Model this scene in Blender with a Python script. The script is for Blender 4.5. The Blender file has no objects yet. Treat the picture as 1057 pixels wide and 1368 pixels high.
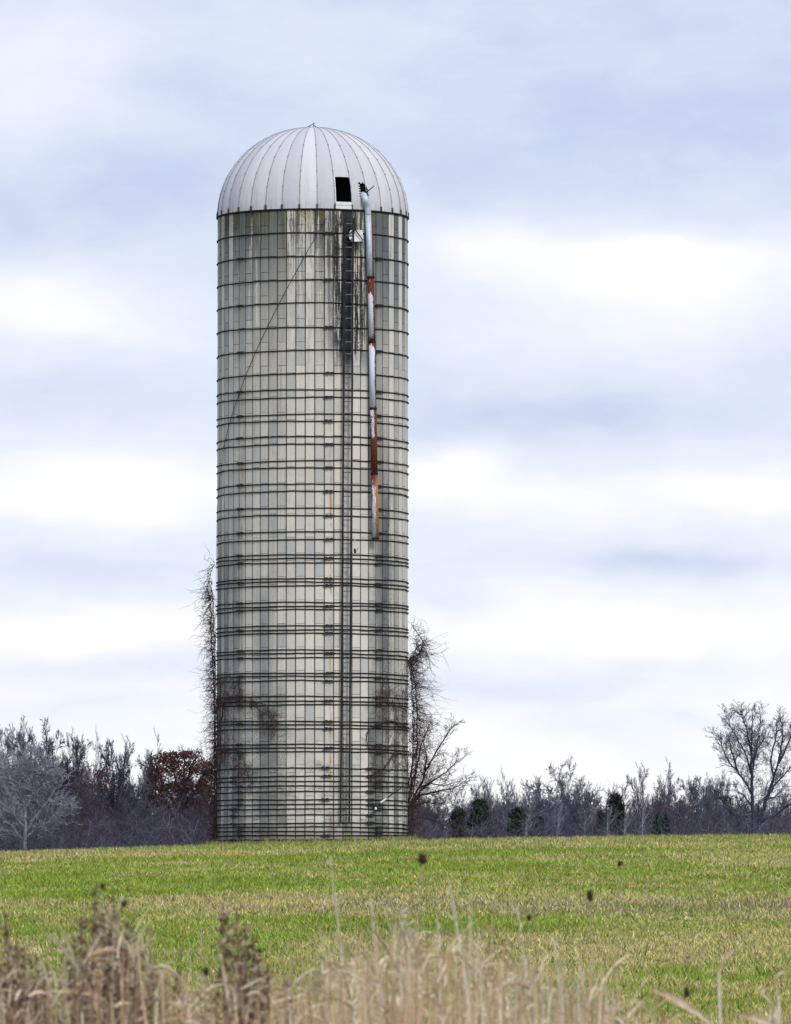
import bpy, math, random
import numpy as np
from mathutils import Vector

rng = np.random.default_rng(7)
random.seed(7)
scene = bpy.context.scene
COL = scene.collection
R_ = math.radians

# ------------------------------------------------------------------ camera, sky, sun, exposure
F = 10200.0                 # focal length in photo pixels (photo 1057 x 1368)
EYE = 1.7                   # metres above the ground at the camera
PITCH = math.atan((1265.0 - 684.0) / F)
cam_d = bpy.data.cameras.new('camera')
cam = bpy.data.objects.new('camera', cam_d)
COL.objects.link(cam)
cam_d.sensor_fit = 'VERTICAL'
cam_d.sensor_height = 36.0
cam_d.sensor_width = 36.0 * 1057 / 1368
cam_d.lens = F * 36.0 / 1368
cam_d.clip_start = 0.5
cam_d.clip_end = 12000.0
cam_d.dof.use_dof = True
cam_d.dof.focus_distance = 248.0
cam_d.dof.aperture_fstop = 36.0
cam.location = (0, 0, EYE)
cam.rotation_euler = (math.pi / 2 + PITCH, 0, 0)
scene.camera = cam

SUN_EL, SUN_AZ = R_(40), R_(28)      # high thin cloud, light from behind the camera and a little right
SUN_STRENGTH = 1.5
SKY_GAIN = 0.72
sd = bpy.data.lights.new('sun', 'SUN')
sd.energy = SUN_STRENGTH
sd.angle = R_(18)
sd.color = (1.0, 0.95, 0.87)
sun = bpy.data.objects.new('sun', sd)
COL.objects.link(sun)
to_sun = Vector((math.sin(SUN_AZ) * math.cos(SUN_EL), -math.cos(SUN_AZ) * math.cos(SUN_EL), math.sin(SUN_EL)))
sun.rotation_euler = (-to_sun).to_track_quat('-Z', 'Y').to_euler()
sun.location = (40, -40, 80)

scene.view_settings.view_transform = 'Standard'
scene.view_settings.look = 'None'
scene.view_settings.exposure = 0.47
scene.cycles.max_bounces = 5
scene.cycles.diffuse_bounces = 3
scene.cycles.glossy_bounces = 2
scene.cycles.transmission_bounces = 3
scene.cycles.transparent_max_bounces = 3
scene.view_settings.gamma = 1.0
scene.view_settings.use_curve_mapping = False


# ------------------------------------------------------------------ node expressions
class E:
    """a value socket with arithmetic"""
    def __init__(s, nt, sock): s.nt, s.s = nt, sock
    def _m(s, op, *a, clamp=False):
        n = s.nt.nodes.new('ShaderNodeMath'); n.operation = op; n.use_clamp = clamp
        for i, x in enumerate((s,) + a):
            if isinstance(x, E): s.nt.links.new(x.s, n.inputs[i])
            else: n.inputs[i].default_value = float(x)
        return E(s.nt, n.outputs[0])
    def __add__(s, o): return s._m('ADD', o)
    __radd__ = __add__
    def __sub__(s, o): return s._m('SUBTRACT', o)
    def __rsub__(s, o): return (s * -1.0) + o
    def __mul__(s, o): return s._m('MULTIPLY', o)
    __rmul__ = __mul__
    def __truediv__(s, o): return s._m('DIVIDE', o)
    def clamp(s): return s._m('ADD', 0.0, clamp=True)
    def exp(s): return s._m('EXPONENT')
    def floor(s): return s._m('FLOOR')
    def fract(s): return s._m('FRACT')
    def abs(s): return s._m('ABSOLUTE')
    def max(s, o): return s._m('MAXIMUM', o)
    def min(s, o): return s._m('MINIMUM', o)
    def step(s, a, b):      # smoothstep
        n = s.nt.nodes.new('ShaderNodeMapRange'); n.interpolation_type = 'SMOOTHSTEP'
        s.nt.links.new(s.s, n.inputs[0])
        lo, hi, t0, t1 = (a, b, 0, 1) if a < b else (b, a, 1, 0)
        n.inputs[1].default_value = lo; n.inputs[2].default_value = hi
        n.inputs[3].default_value = t0; n.inputs[4].default_value = t1
        return E(s.nt, n.outputs[0])
    def gauss(s, c, w):
        q = (s - c) * (1.0 / w)
        return (q * q * -1.0).exp()

def vec(nt, x=0.0, y=0.0, z=0.0):
    n = nt.nodes.new('ShaderNodeCombineXYZ')
    for i, v in enumerate((x, y, z)):
        if isinstance(v, E): nt.links.new(v.s, n.inputs[i])
        else: n.inputs[i].default_value = v
    return n.outputs[0]

def noise(nt, v, scale=1.0, detail=3.0, rough=0.55, distort=0.0):
    n = nt.nodes.new('ShaderNodeTexNoise'); n.noise_dimensions = '3D'
    if v is not None: nt.links.new(v, n.inputs['Vector'])
    n.inputs['Scale'].default_value = scale; n.inputs['Detail'].default_value = detail
    n.inputs['Roughness'].default_value = rough; n.inputs['Distortion'].default_value = distort
    return E(nt, n.outputs[0])

def white(nt, v):
    n = nt.nodes.new('ShaderNodeTexWhiteNoise'); n.noise_dimensions = '3D'
    nt.links.new(v, n.inputs['Vector'])
    return E(nt, n.outputs['Value'])

def mixc(nt, fac, a, b):
    n = nt.nodes.new('ShaderNodeMix'); n.data_type = 'RGBA'
    if isinstance(fac, E): nt.links.new(fac.s, n.inputs[0])
    else: n.inputs[0].default_value = fac
    for i, c in ((6, a), (7, b)):
        if hasattr(c, 'is_linked'): nt.links.new(c, n.inputs[i])
        else: n.inputs[i].default_value = (*c, 1)
    return n.outputs[2]

def scalec(nt, c, k):
    n = nt.nodes.new('ShaderNodeVectorMath'); n.operation = 'SCALE'
    nt.links.new(c, n.inputs[0])
    if isinstance(k, E): nt.links.new(k.s, n.inputs['Scale'])
    else: n.inputs['Scale'].default_value = k
    return n.outputs[0]

def split(nt, v):
    n = nt.nodes.new('ShaderNodeSeparateXYZ'); nt.links.new(v, n.inputs[0])
    return [E(nt, o) for o in n.outputs]

# ------------------------------------------------------------------ world: overcast sky in drifting layers
world = bpy.data.worlds.new('World')
scene.world = world
world.use_nodes = True
nt = world.node_tree
world.cycles.sampling_method = 'MANUAL'
world.cycles.sample_map_resolution = 512
bg = nt.nodes['Background']
bg.inputs['Strength'].default_value = 0.1
sky = nt.nodes.new('ShaderNodeTexSky')
sky.sky_type = 'NISHITA'; sky.sun_disc = False
sky.sun_elevation = SUN_EL; sky.sun_rotation = math.pi - SUN_AZ
tc = nt.nodes.new('ShaderNodeTexCoord')
dx, dy, dz = split(nt, tc.outputs['Generated'])
az = dx._m('ARCTAN2', dy)
el = dz._m('ARCSINE')
u0, v0 = az * F, el * F                      # milliradian-like units, 10200 to the radian
w1 = noise(nt, vec(nt, u0 * (1 / 330), v0 * (1 / 120), 3.1), 1, 3, 0.65) - 0.5
w2 = noise(nt, vec(nt, u0 * (1 / 300), v0 * (1 / 130), 9.7), 1, 3, 0.65) - 0.5
u = u0 + w1 * 190
v = v0 + w2 * 75
n1 = noise(nt, vec(nt, u * (1 / 460), v * (1 / 190), 0.4), 1, 3, 0.5) - 0.5
n2 = noise(nt, vec(nt, u * (1 / 180), v * (1 / 78), 5.4), 1, 4, 0.55) - 0.5
n3 = noise(nt, vec(nt, u * (1 / 60), v * (1 / 34), 7.4), 1, 5, 0.65) - 0.5
low = (v0 * v0 * (-1.0 / (640.0 ** 2))).exp()
t = low * 0.66 + 0.27 + n1 * 0.42 + n2 * 0.34 + n3 * 0.13
# cloud banks: (photo x, photo y, half width, half height, brighter / darker)
BANKS = [(900, 368, 250, 62, .62), (870, 335, 80, 22, .30), (640, 330, 100, 34, .30), (70, 405, 180, 56, .55), (40, 100, 130, 80, .34),
         (820, 190, 330, 90, -.15), (120, 270, 210, 50, -.10), (760, 455, 260, 46, .16), (150, 652, 190, 40, .50),
         (90, 765, 190, 34, -.34), (110, 840, 280, 24, .32), (590, 636, 90, 32, .50), (1000, 644, 140, 28, .34), (760, 672, 280, 32, .26),
         (760, 565, 330, 34, -.24), (900, 752, 260, 20, -.30), (590, 805, 60, 26, -.26), (730, 834, 290, 40, .34), (650, 918, 210, 20, -.26), (150, 893, 200, 26, -.24), (880, 962, 220, 22, -.16), (60, 945, 160, 16, -.12), (860, 885, 190, 16, -.10), (160, 540, 160, 40, -.06)]
for (x, y, a, b, k) in BANKS:
    t = t + u.gauss(x - 528.5, a) * v.gauss(1265 - y, b) * k
t = t.clamp()
tint = noise(nt, vec(nt, u * (1 / 260), v * (1 / 90), 14.2), 1, 1, 0.5)
shade_c = mixc(nt, tint.step(.35, .65), (0.530, 0.600, 0.845), (0.545, 0.640, 0.860))
mid_c = mixc(nt, t.step(0.0, 0.55), shade_c, (0.785, 0.850, 0.990))
cloud = mixc(nt, t.step(0.42, 0.98), mid_c, (1.03, 1.03, 1.05))
cloud = scalec(nt, cloud, 10.0 * SKY_GAIN)
nt.links.new(mixc(nt, 0.97, sky.outputs[0], cloud), bg.inputs['Color'])


# ------------------------------------------------------------------ picture coordinates -> places
def P(px, py, Y):
    """world point at distance Y whose picture position is (px, py) in the photograph"""
    a, b = (px - 528.5) / F, (684.0 - py) / F
    yw = math.cos(PITCH) - b * math.sin(PITCH)
    zw = math.sin(PITCH) + b * math.cos(PITCH)
    k = Y / yw
    return Vector((a * k, Y, EYE + zw * k))

# ------------------------------------------------------------------ mesh helpers
def mk(name, V, Fc, mat, parent=None, col=None, smooth=False):
    """one mesh object; V in world coordinates (made local to the parent Empty); Fc list of index arrays (n,3) / (n,4)"""
    V = np.asarray(V, dtype=np.float32).reshape(-1, 3)
    off = np.zeros(3) if parent is None else np.array(world_loc(parent))
    V = V - off.astype(np.float32)
    me = bpy.data.meshes.new(name)
    if isinstance(Fc, np.ndarray): Fc = [Fc]
    Fc = [np.asarray(f, dtype=np.int32) for f in Fc if len(f)]
    loops = np.concatenate([f.ravel() for f in Fc])
    counts = np.concatenate([np.full(len(f), f.shape[1], np.int32) for f in Fc])
    starts = np.concatenate([[0], np.cumsum(counts)[:-1]]).astype(np.int32)
    me.vertices.add(len(V)); me.vertices.foreach_set('co', V.ravel())
    me.loops.add(len(loops)); me.loops.foreach_set('vertex_index', loops)
    me.polygons.add(len(counts)); me.polygons.foreach_set('loop_start', starts)
    me.polygons.foreach_set('loop_total', counts)
    me.polygons.foreach_set('use_smooth', np.full(len(counts), bool(smooth)))
    if col is not None:
        ca = me.color_attributes.new('tint', 'FLOAT_COLOR', 'POINT')
        c4 = np.ones((len(V), 4), np.float32); c4[:, :3] = col
        ca.data.foreach_set('color', c4.ravel())
    me.update(calc_edges=True); me.validate()
    me.materials.append(mat)
    o = bpy.data.objects.new(name, me)
    COL.objects.link(o)
    if parent is not None: o.parent = parent
    return o

LOCS = {}
def world_loc(o):
    p = Vector((0, 0, 0))
    while o is not None:
        p += o.location; o = o.parent
    return p

def tag(o, label=None, cat=None, group=None, kind=None):
    if label: o['label'] = label
    if cat: o['category'] = cat
    if group: o['group'] = group
    if kind: o['kind'] = kind
    return o

def thing(name, label, cat, loc, group=None):
    o = bpy.data.objects.new(name, None)
    o.empty_display_size = 0.2
    COL.objects.link(o)
    o.location = loc
    return tag(o, label, cat, group)

class MB:
    """collects shapes into one mesh"""
    def __init__(s): s.V, s.T, s.Q, s.n = [], [], [], 0
    def add(s, V, T=(), Q=()):
        V = np.asarray(V, float).reshape(-1, 3)
        if len(T): s.T.append(np.asarray(T, int) + s.n)
        if len(Q): s.Q.append(np.asarray(Q, int) + s.n)
        s.V.append(V); s.n += len(V)
    def box(s, c, ax, ay, az_):
        """centre and three half axes"""
        c, ax, ay, az_ = [np.array(q, float) for q in (c, ax, ay, az_)]
        V = [c + i * ax + j * ay + k * az_ for k in (-1, 1) for j in (-1, 1) for i in (-1, 1)]
        s.add(V, Q=[(0, 2, 3, 1), (4, 5, 7, 6), (0, 1, 5, 4), (2, 6, 7, 3), (0, 4, 6, 2), (1, 3, 7, 5)])
    def tube(s, pts, rad, sides=8, caps=True, closed=False):
        pts = np.asarray(pts, float); n = len(pts)
        rad = np.broadcast_to(np.asarray(rad, float), (n,))
        d = np.gradient(pts, axis=0) if not closed else (np.roll(pts, -1, 0) - np.roll(pts, 1, 0))
        d /= np.linalg.norm(d, axis=1, keepdims=True) + 1e-12
        ref = np.array([0, 0, 1.0]) if abs(d[0][2]) < 0.9 else np.array([0, 1.0, 0])
        V = []
        for i in range(n):
            a = np.cross(d[i], ref); a /= np.linalg.norm(a) + 1e-12
            b = np.cross(d[i], a)
            if not closed: ref = np.cross(a, d[i])
            for k in range(sides):
                q = 2 * math.pi * k / sides
                V.append(pts[i] + rad[i] * (math.cos(q) * a + math.sin(q) * b))
        Q = []
        for i in range(n if closed else n - 1):
            j = (i + 1) % n
            for k in range(sides):
                l = (k + 1) % sides
                Q.append((i * sides + k, i * sides + l, j * sides + l, j * sides + k))
        T = []
        if caps and not closed:
            for (base, flip) in ((0, True), ((n - 1) * sides, False)):
                for k in range(1, sides - 1):
                    T.append((base, base + k + 1, base + k) if flip else (base, base + k, base + k + 1))
        s.add(V, T, Q)
    def build(s, name, mat, parent=None, smooth=False):
        Fc = []
        if s.T: Fc.append(np.concatenate(s.T))
        if s.Q: Fc.append(np.concatenate(s.Q))
        return mk(name, np.concatenate(s.V), Fc, mat, parent, smooth=smooth)

class Segs:
    """many thin tapering three-sided twigs, vectorised"""
    def __init__(s): s.d, s.cols = [], []
    col = None
    def seg(s, p, q, r0, r1):
        s.d.append((p[0], p[1], p[2], q[0], q[1], q[2], r0, r1))
        if s.col is not None: s.cols.append(s.col)
    def line(s, pts, r0, r1):
        n = len(pts) - 1
        for i in range(n):
            s.seg(pts[i], pts[i + 1], r0 + (r1 - r0) * i / n, r0 + (r1 - r0) * (i + 1) / n)
    def arrays(s, sides=3):
        A = np.array(s.d, float)
        p, q, r0, r1 = A[:, :3], A[:, 3:6], A[:, 6:7], A[:, 7:8]
        d = q - p; d /= np.linalg.norm(d, axis=1, keepdims=True) + 1e-9
        ref = np.where(np.abs(d[:, 2:3]) < 0.9, np.array([[0, 0, 1.0]]), np.array([[0, 1.0, 0]]))
        a = np.cross(d, ref); a /= np.linalg.norm(a, axis=1, keepdims=True) + 1e-9
        b = np.cross(d, a)
        V = []
        for (c, r) in ((p, r0), (q, r1)):
            for k in range(sides):
                t_ = 2 * math.pi * k / sides
                V.append(c + r * (math.cos(t_) * a + math.sin(t_) * b))
        V = np.stack(V, 1)
        n = len(A); base = (np.arange(n) * 2 * sides)[:, None]
        Q = np.concatenate([base + np.array([[k, (k + 1) % sides, sides + (k + 1) % sides, sides + k]]) for k in range(sides)])
        return V.reshape(-1, 3), Q
    def build(s, name, mat, parent=None, sides=3):
        V, Q = s.arrays(sides)
        return mk(name, V, Q, mat, parent, col=np.repeat(np.array(s.cols), 2 * sides, 0) if s.cols else None)

# ------------------------------------------------------------------ value noise for scattering
_g = np.random.default_rng(3).random((256, 256))
def vnoise(x, y):
    x = np.asarray(x, float); y = np.asarray(y, float)
    xi, yi = np.floor(x).astype(int), np.floor(y).astype(int)
    fx, fy = x - xi, y - yi
    fx, fy = fx * fx * (3 - 2 * fx), fy * fy * (3 - 2 * fy)
    g = lambda i, j: _g[i % 256, j % 256]
    return (g(xi, yi) * (1 - fx) + g(xi + 1, yi) * fx) * (1 - fy) + (g(xi, yi + 1) * (1 - fx) + g(xi + 1, yi + 1) * fx) * fy
def fbm(x, y, o=4):
    s, a, k = 0.0, 0.5, 1.0
    for i in range(o):
        s = s + a * vnoise(x * k + 17.3 * i, y * k + 9.1 * i); a *= 0.5; k *= 2.03
    return s / (1 - 0.5 ** o)

# ------------------------------------------------------------------ materials
def mat(name, rough=0.85, spec=0.3):
    m = bpy.data.materials.new(name); m.use_nodes = True
    b = m.node_tree.nodes['Principled BSDF']
    b.inputs['Roughness'].default_value = rough
    b.inputs['Specular IOR Level'].default_value = spec
    return m, m.node_tree, b
def simple(name, c1, c2, scale=6.0, rough=0.85, spec=0.25, metallic=0.0, detail=4.0):
    m, nt, b = mat(name, rough, spec)
    g = nt.nodes.new('ShaderNodeNewGeometry')
    n = noise(nt, g.outputs['Position'], scale, detail, 0.6)
    nt.links.new(mixc(nt, n.step(0.32, 0.68), c1, c2), b.inputs['Base Color'])
    b.inputs['Metallic'].default_value = metallic
    return m
def tinted(name, rough=0.8, spec=0.2, translucent=0.0):
    m, nt, b = mat(name, rough, spec)
    a = nt.nodes.new('ShaderNodeAttribute'); a.attribute_name = 'tint'
    nt.links.new(a.outputs['Color'], b.inputs['Base Color'])
    if translucent:
        tr = nt.nodes.new('ShaderNodeBsdfTranslucent'); nt.links.new(a.outputs['Color'], tr.inputs['Color'])
        mx = nt.nodes.new('ShaderNodeMixShader'); mx.inputs[0].default_value = translucent
        nt.links.new(b.outputs[0], mx.inputs[1]); nt.links.new(tr.outputs[0], mx.inputs[2])
        nt.links.new(mx.outputs[0], nt.nodes['Material Output'].inputs['Surface'])
    return m

# ------------------------------------------------------------------ terrain: a field rising to a crest at the silo
D = 250.0                       # camera to silo axis
SX = (417.5 - 528.5) / F * D    # silo axis, sideways
SR = 3.12                       # silo radius
_Y = np.arange(-200, 6001, 1.0)
_m = np.interp(_Y, [-200, 14, 40, 239, 262, 400, 460, 6000], [0, 0, 0.0222, 0.0222, -0.004, -0.004, 0.0, 0.0])
_z = np.concatenate([[0], np.cumsum((_m[1:] + _m[:-1]) / 2)])
ZB = P(417.5, 1128.5, D - SR).z        # ground at the front of the silo
_z = _z * (ZB / np.interp(D - SR, _Y, _z))
def ground_z(X, Y):
    X = np.asarray(X, float); Y = np.asarray(Y, float)
    xs = 24 * np.tanh((X - SX) / 24)
    prof = np.interp(Y, _Y, _z)
    k = np.clip(prof / ZB, 0, 1.2)
    return prof + k * (0.0265 * xs - 0.00058 * xs * xs)

xs_ = np.unique(np.concatenate([np.linspace(-40, 40, 161), np.sign(np.linspace(-1, 1, 41)) * 40 * (75 ** np.abs(np.linspace(-1, 1, 41)))]))
ys_ = np.unique(np.concatenate([np.linspace(-60, 300, 361), np.linspace(300, 900, 61), 900 * (6.5 ** np.linspace(0, 1, 20))]))
GX, GY = np.meshgrid(xs_, ys_)
GZ = ground_z(GX, GY) + np.where((np.abs(GX) < 40) & (GY < 300), 0.05 * (fbm(GX * .5, GY * .35) - .5), 0)
V = np.stack([GX, GY, GZ], -1).reshape(-1, 3)
nx, ny = len(xs_), len(ys_)
ii = (np.arange(ny - 1)[:, None] * nx + np.arange(nx - 1)[None, :]).ravel()
Q = np.stack([ii, ii + 1, ii + nx + 1, ii + nx], 1)
m_soil, nt, b = mat('field soil and thatch', 0.95, 0.1)
g = nt.nodes.new('ShaderNodeNewGeometry')
gx, gy, gz = split(nt, g.outputs['Position'])
pn = noise(nt, vec(nt, gx * .12, gy * .07, 0.0), 1, 4, .6)
fn = noise(nt, g.outputs['Position'], 14, 4, .7)
c = mixc(nt, fn.step(.35, .65), (0.085, 0.060, 0.035), (0.24, 0.19, 0.105))
c2 = mixc(nt, fn.step(.4, .65), (0.06, 0.09, 0.02), (0.16, 0.19, 0.05))
nt.links.new(mixc(nt, pn.step(.42, .56), c, c2), b.inputs['Base Color'])
fld = mk('field', V, Q, m_soil, smooth=True)
tag(fld, kind='structure')

# field crop: short winter grass, strips of green, tan thatch and thin bare soil
def strip_tone(X, Y):
    """0 green .. 1 tan; and bareness"""
    yy = Y + 0.25 * X + 5.0 * (fbm(X * .10 + 3, Y * .03) - .5) * 2
    py = 1265 - (np.interp(yy, _Y, _z) - EYE) / np.maximum(yy, 1) * F      # rows run across the slope
    k = np.interp(py, [1112, 1122, 1128, 1134, 1141, 1147, 1153, 1160, 1170, 1182, 1195, 1204, 1213, 1224, 1236, 1248, 1262, 1280, 1296, 1312, 1340, 1380],
                      [.52, .36, .38, .66, .60, .20, .46, .50, .24, .26, .42, .68, .76, .62, .40, .46, .62, .66, .54, .50, .54, .52])
    right = np.clip((X / np.maximum(Y, 1) * F) / 500, -1, 1)
    k = k + 0.16 * np.where(np.abs(py - 1190) < 45, right, 0) - .20 * np.where(py < 1136, right, 0)
    n = fbm(X * .26 + 11.7, Y * .095 + 4.2) - .5
    n2 = fbm(X * 1.7 + 40, Y * .55) - .5
    tone = .46 + (k - .5) * 1.12 + 1.25 * n + .62 * n2
    bare = np.clip((np.interp(py, [1190, 1206, 1216, 1228, 1240], [0, .5, .75, .35, 0]) * (0.75 + .5 * right) + 1.5 * (fbm(X * .3 + 70, Y * .2) - .5)) , 0, 1)
    rut = np.exp(-((py - 1147.5) / 1.3) ** 2) * (X < 3) + .8 * np.exp(-((py - 1138.5) / 1.0) ** 2) * (X < -9) + .7 * np.exp(-((py - 1133) / 1.2) ** 2) * (X > 2)
    return tone, np.clip(bare + rut, 0, 1)

NB = 820000
d_lo, d_hi = 60.0, 257.0
uu = rng.random(NB)
dist = (d_lo ** -0.15 + uu * (d_hi ** -0.15 - d_lo ** -0.15)) ** (-1 / 0.15)
half = 0.0535 * dist + 1.6
X = (rng.random(NB) * 2 - 1) * half
Y = dist
tone, bare = strip_tone(X, Y)
keep = (rng.random(NB) > bare * .78) & ((X - SX) ** 2 + (Y - D) ** 2 > (SR + .05) ** 2)
X, Y, tone, bare = X[keep], Y[keep], tone[keep], bare[keep]
n = len(X)
Zg = ground_z(X, Y)
sc = 0.75 + 0.55 * (Y / 250)
hgt = rng.uniform(.03, .085, n) * (.35 + 1.5 * fbm(X * 1.3, Y * .8) ** 1.5 + .9 * np.clip(fbm(X * 3.1 + 5, Y * 2.1) - .55, 0, 1) * 3) * sc
wid = rng.uniform(.005, .017, n) * (0.55 + 1.15 * (Y / 250))
ang = rng.uniform(0, 2 * math.pi, n)
lean = rng.uniform(0.1, 1.5, n) * hgt
la = rng.uniform(0, 2 * math.pi, n)
V = np.empty((n, 3, 3))
V[:, 0] = np.stack([X - wid * np.cos(ang), Y - wid * np.sin(ang), Zg - .01], -1)
V[:, 1] = np.stack([X + wid * np.cos(ang), Y + wid * np.sin(ang), Zg - .01], -1)
V[:, 2] = np.stack([X + lean * np.cos(la), Y + lean * np.sin(la), Zg + hgt], -1)
tuft = np.clip(fbm(X * 2.3 + 31, Y * 1.2 + 7) - .5, -.3, .3)
tone = tone - .9 * tuft
pick = 1 / (1 + np.exp(-(tone - .5 + .34 * (rng.random(n) - .5)) * 11)) > rng.random(n)
green = np.stack([rng.uniform(.17, .38, n), rng.uniform(.28, .47, n), rng.uniform(.015, .07, n)], -1) * rng.uniform(.5, 1.3, (n, 1))
green *= (.75 + .5 * fbm(X * .6 + 9, Y * .3))[:, None]
straw = np.array([[.66, .57, .21]]) * rng.uniform(.4, 1.25, (n, 1)) * rng.uniform(.9, 1.1, (n, 3))
dead = np.array([[.46, .37, .27]]) * rng.uniform(.4, 1.2, (n, 1))
cc = np.where(pick[:, None], np.where((rng.random(n) < .12 + .45 * bare)[:, None], dead, straw), green)
m_crop = tinted('crop blade', 0.7, 0.3)
crop = mk('field_grass', V.reshape(-1, 3), np.arange(3 * n).reshape(-1, 3), m_crop, col=np.repeat(cc, 3, 0))
tag(crop, 'short green and straw coloured crop covering the rising field', 'grass', kind='stuff')

# rank tufts along the crest and round the silo foot
def tufts(cx, cy, per, h0, h1, pal):
    k = len(cx) * per
    bx = np.repeat(cx, per) + rng.normal(0, .05, k); by = np.repeat(cy, per) + rng.normal(0, .05, k); bz = ground_z(bx, by)
    hh = np.repeat(rng.uniform(h0, h1, len(cx)), per) * rng.uniform(.5, 1.1, k); a_ = rng.uniform(0, 6.283, k); l_ = hh * rng.uniform(.1, .8, k); w_ = rng.uniform(.006, .016, k); b_ = rng.uniform(0, 6.283, k)
    V_ = np.empty((k, 3, 3))
    V_[:, 0] = np.stack([bx - w_ * np.cos(b_), by - w_ * np.sin(b_), bz - .01], -1); V_[:, 1] = np.stack([bx + w_ * np.cos(b_), by + w_ * np.sin(b_), bz - .01], -1)
    V_[:, 2] = np.stack([bx + l_ * np.cos(a_), by + l_ * np.sin(a_), bz + hh], -1)
    c_ = np.array(pal)[rng.integers(0, len(pal), k)] * rng.uniform(.5, 1.2, (k, 1))
    return V_.reshape(-1, 3), np.repeat(c_, 3, 0)
PAL = [(.24, .36, .05), (.50, .44, .20), (.42, .33, .18), (.18, .28, .04), (.55, .50, .26)]
fa = rng.uniform(-100, 100, 420) * math.pi / 180; fr0 = SR + .06 + rng.exponential(.12, 420)
V1, C1 = tufts(SX + fr0 * np.sin(fa), D - fr0 * np.cos(fa), 14, .10, .30, PAL)
kx = rng.uniform(-15.5, 15.5, 2600); ky = rng.uniform(225, 256, 2600); ok = (kx - SX) ** 2 + (ky - D) ** 2 > (SR + .1) ** 2
V2, C2 = tufts(kx[ok], ky[ok], 10, .07, .19, PAL)
kd = rng.uniform(62, 225, 1500); kx = rng.uniform(-1, 1, 1500) * (.0535 * kd + 1)
V3, C3 = tufts(kx, kd, 12, .07, .15, [(.17, .30, .03), (.22, .36, .05), (.14, .25, .03), (.45, .40, .16)])
VT = np.concatenate([V1, V2, V3])
tf = mk('grass_tufts', VT, np.arange(len(VT)).reshape(-1, 3), m_crop, col=np.concatenate([C1, C2, C3]))
tag(tf, 'rank grass tufts scattered over the field and round the silo foot', 'grass', kind='stuff')

# ------------------------------------------------------------------ SILO
Z_TOP = P(417.5, 279, D - SR).z
Z_BOT = P(417.5, 1126.5, D - SR).z
ROWS = 27
RH = (Z_TOP - Z_BOT) / ROWS
NST = 63
STEP = 360.0 / NST
TH0 = 1.9
def front_z(py): return P(417.5, py, D - SR).z
def cyl(th, r, z):
    a = R_(th)
    return Vector((SX + r * math.sin(a), D - r * math.cos(a), z))

# concrete with weathering and some painted shade in the silo's own coordinates (angle from the front, metres below the rim)
def silo_coords(nt):
    g = nt.nodes.new('ShaderNodeNewGeometry')
    x, y, z = split(nt, g.outputs['Position'])
    th = ((x - SX)._m('ARCTAN2', (y - D) * -1.0)) * (180 / math.pi)
    zt = (z - Z_TOP) * -1.0
    return g, th, zt
m_conc, nt, b = mat('weathered concrete stave', 0.93, 0.15)
g, th, zt = silo_coords(nt)
colf = ((th - TH0) * (1 / STEP))
coli = colf.floor()
par = (coli * 0.5).fract() * 2.0                    # 0 for even columns, 1 for odd
rowi = (zt * (1 / RH) + (1.0 - par) * 0.32).floor()
rnd = white(nt, vec(nt, coli, rowi, 0.5))
rndc = white(nt, vec(nt, coli, 3.5, 8.5))
rnd2 = white(nt, vec(nt, coli, rowi, 7.5))
speck = noise(nt, g.outputs['Position'], 26, 5, .75)
blot = noise(nt, g.outputs['Position'], 2.2, 4, .6)
streak = noise(nt, vec(nt, th * .33, zt * .42, 1.0), 1, 4, .65)
streak2 = noise(nt, vec(nt, th * .9, zt * .22, 6.0), 1, 4, .65)
rough_ = noise(nt, vec(nt, th * 1.3, zt * 2.4, 2.7), 1, 5, .75)
rg_ = (rough_ - .5) * .75 + (speck - .5) * .5
streak = streak + rg_ * .45
streak2 = streak2 + rg_ * .45
base = mixc(nt, rnd, (0.575, 0.552, 0.512), (0.71, 0.676, 0.618))
base = mixc(nt, (rnd2.step(.72, .92) * .55), base, (0.72, 0.68, 0.59))
base = mixc(nt, (rnd2.step(.22, .05) * .65), base, (0.43, 0.45, 0.45))
base = mixc(nt, (blot.step(.5, .72) * .30), base, (0.40, 0.41, 0.40))
# general greying
def dark(base, fac, c): return mixc(nt, fac.clamp(), base, c)
cs = (rndc - .5)
zn = zt + (streak2 - .5) * 2.0
top = (zn * (-1 / 2.6)).exp().min(1.0) * (streak * 1.0 + streak2 * .8 + cs * .8 + par * -.18 + .08).step(.58, .78)
base = dark(base, top * 1.15, (0.070, 0.072, 0.072))
topmid = (zn * (-1 / 5.0)).exp().min(1.0) * (streak2 + cs * .6).step(.42, .85)
base = dark(base, topmid * .80, (0.20, 0.21, 0.22))
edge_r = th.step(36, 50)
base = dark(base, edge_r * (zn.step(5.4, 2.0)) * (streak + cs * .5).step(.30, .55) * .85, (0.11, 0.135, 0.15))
base = dark(base, (streak2 * .7 + streak * .3 + cs * .25).step(.52, .70) * .42, (0.24, 0.24, 0.225))
# black run-off below the hatch
blk = (th + (streak2 - .5) * 6).gauss(22.5, 11.0) * zn.step(5.8, 4.0) * (streak2 * .75 + streak * .6 + cs * .30 + .08).step(.55, .65) * 1.6
base = dark(base, blk.min(.97), (0.022, 0.024, 0.030))
blk2 = th.gauss(25, 13) * zn.step(3.2, .8) * (streak + cs * .3).step(.36, .54)
base = dark(base, blk2 * 1.05, (0.032, 0.033, 0.037))
blk3 = (th + (streak2 - .5) * 5).gauss(30.5, 4.2) * zn.step(.9, 1.8) * zn.step(5.2, 4.4) * (streak2 + rg_ * .4).step(.42, .58)
base = dark(base, blk3 * 1.3, (0.028, 0.030, 0.036))
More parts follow.
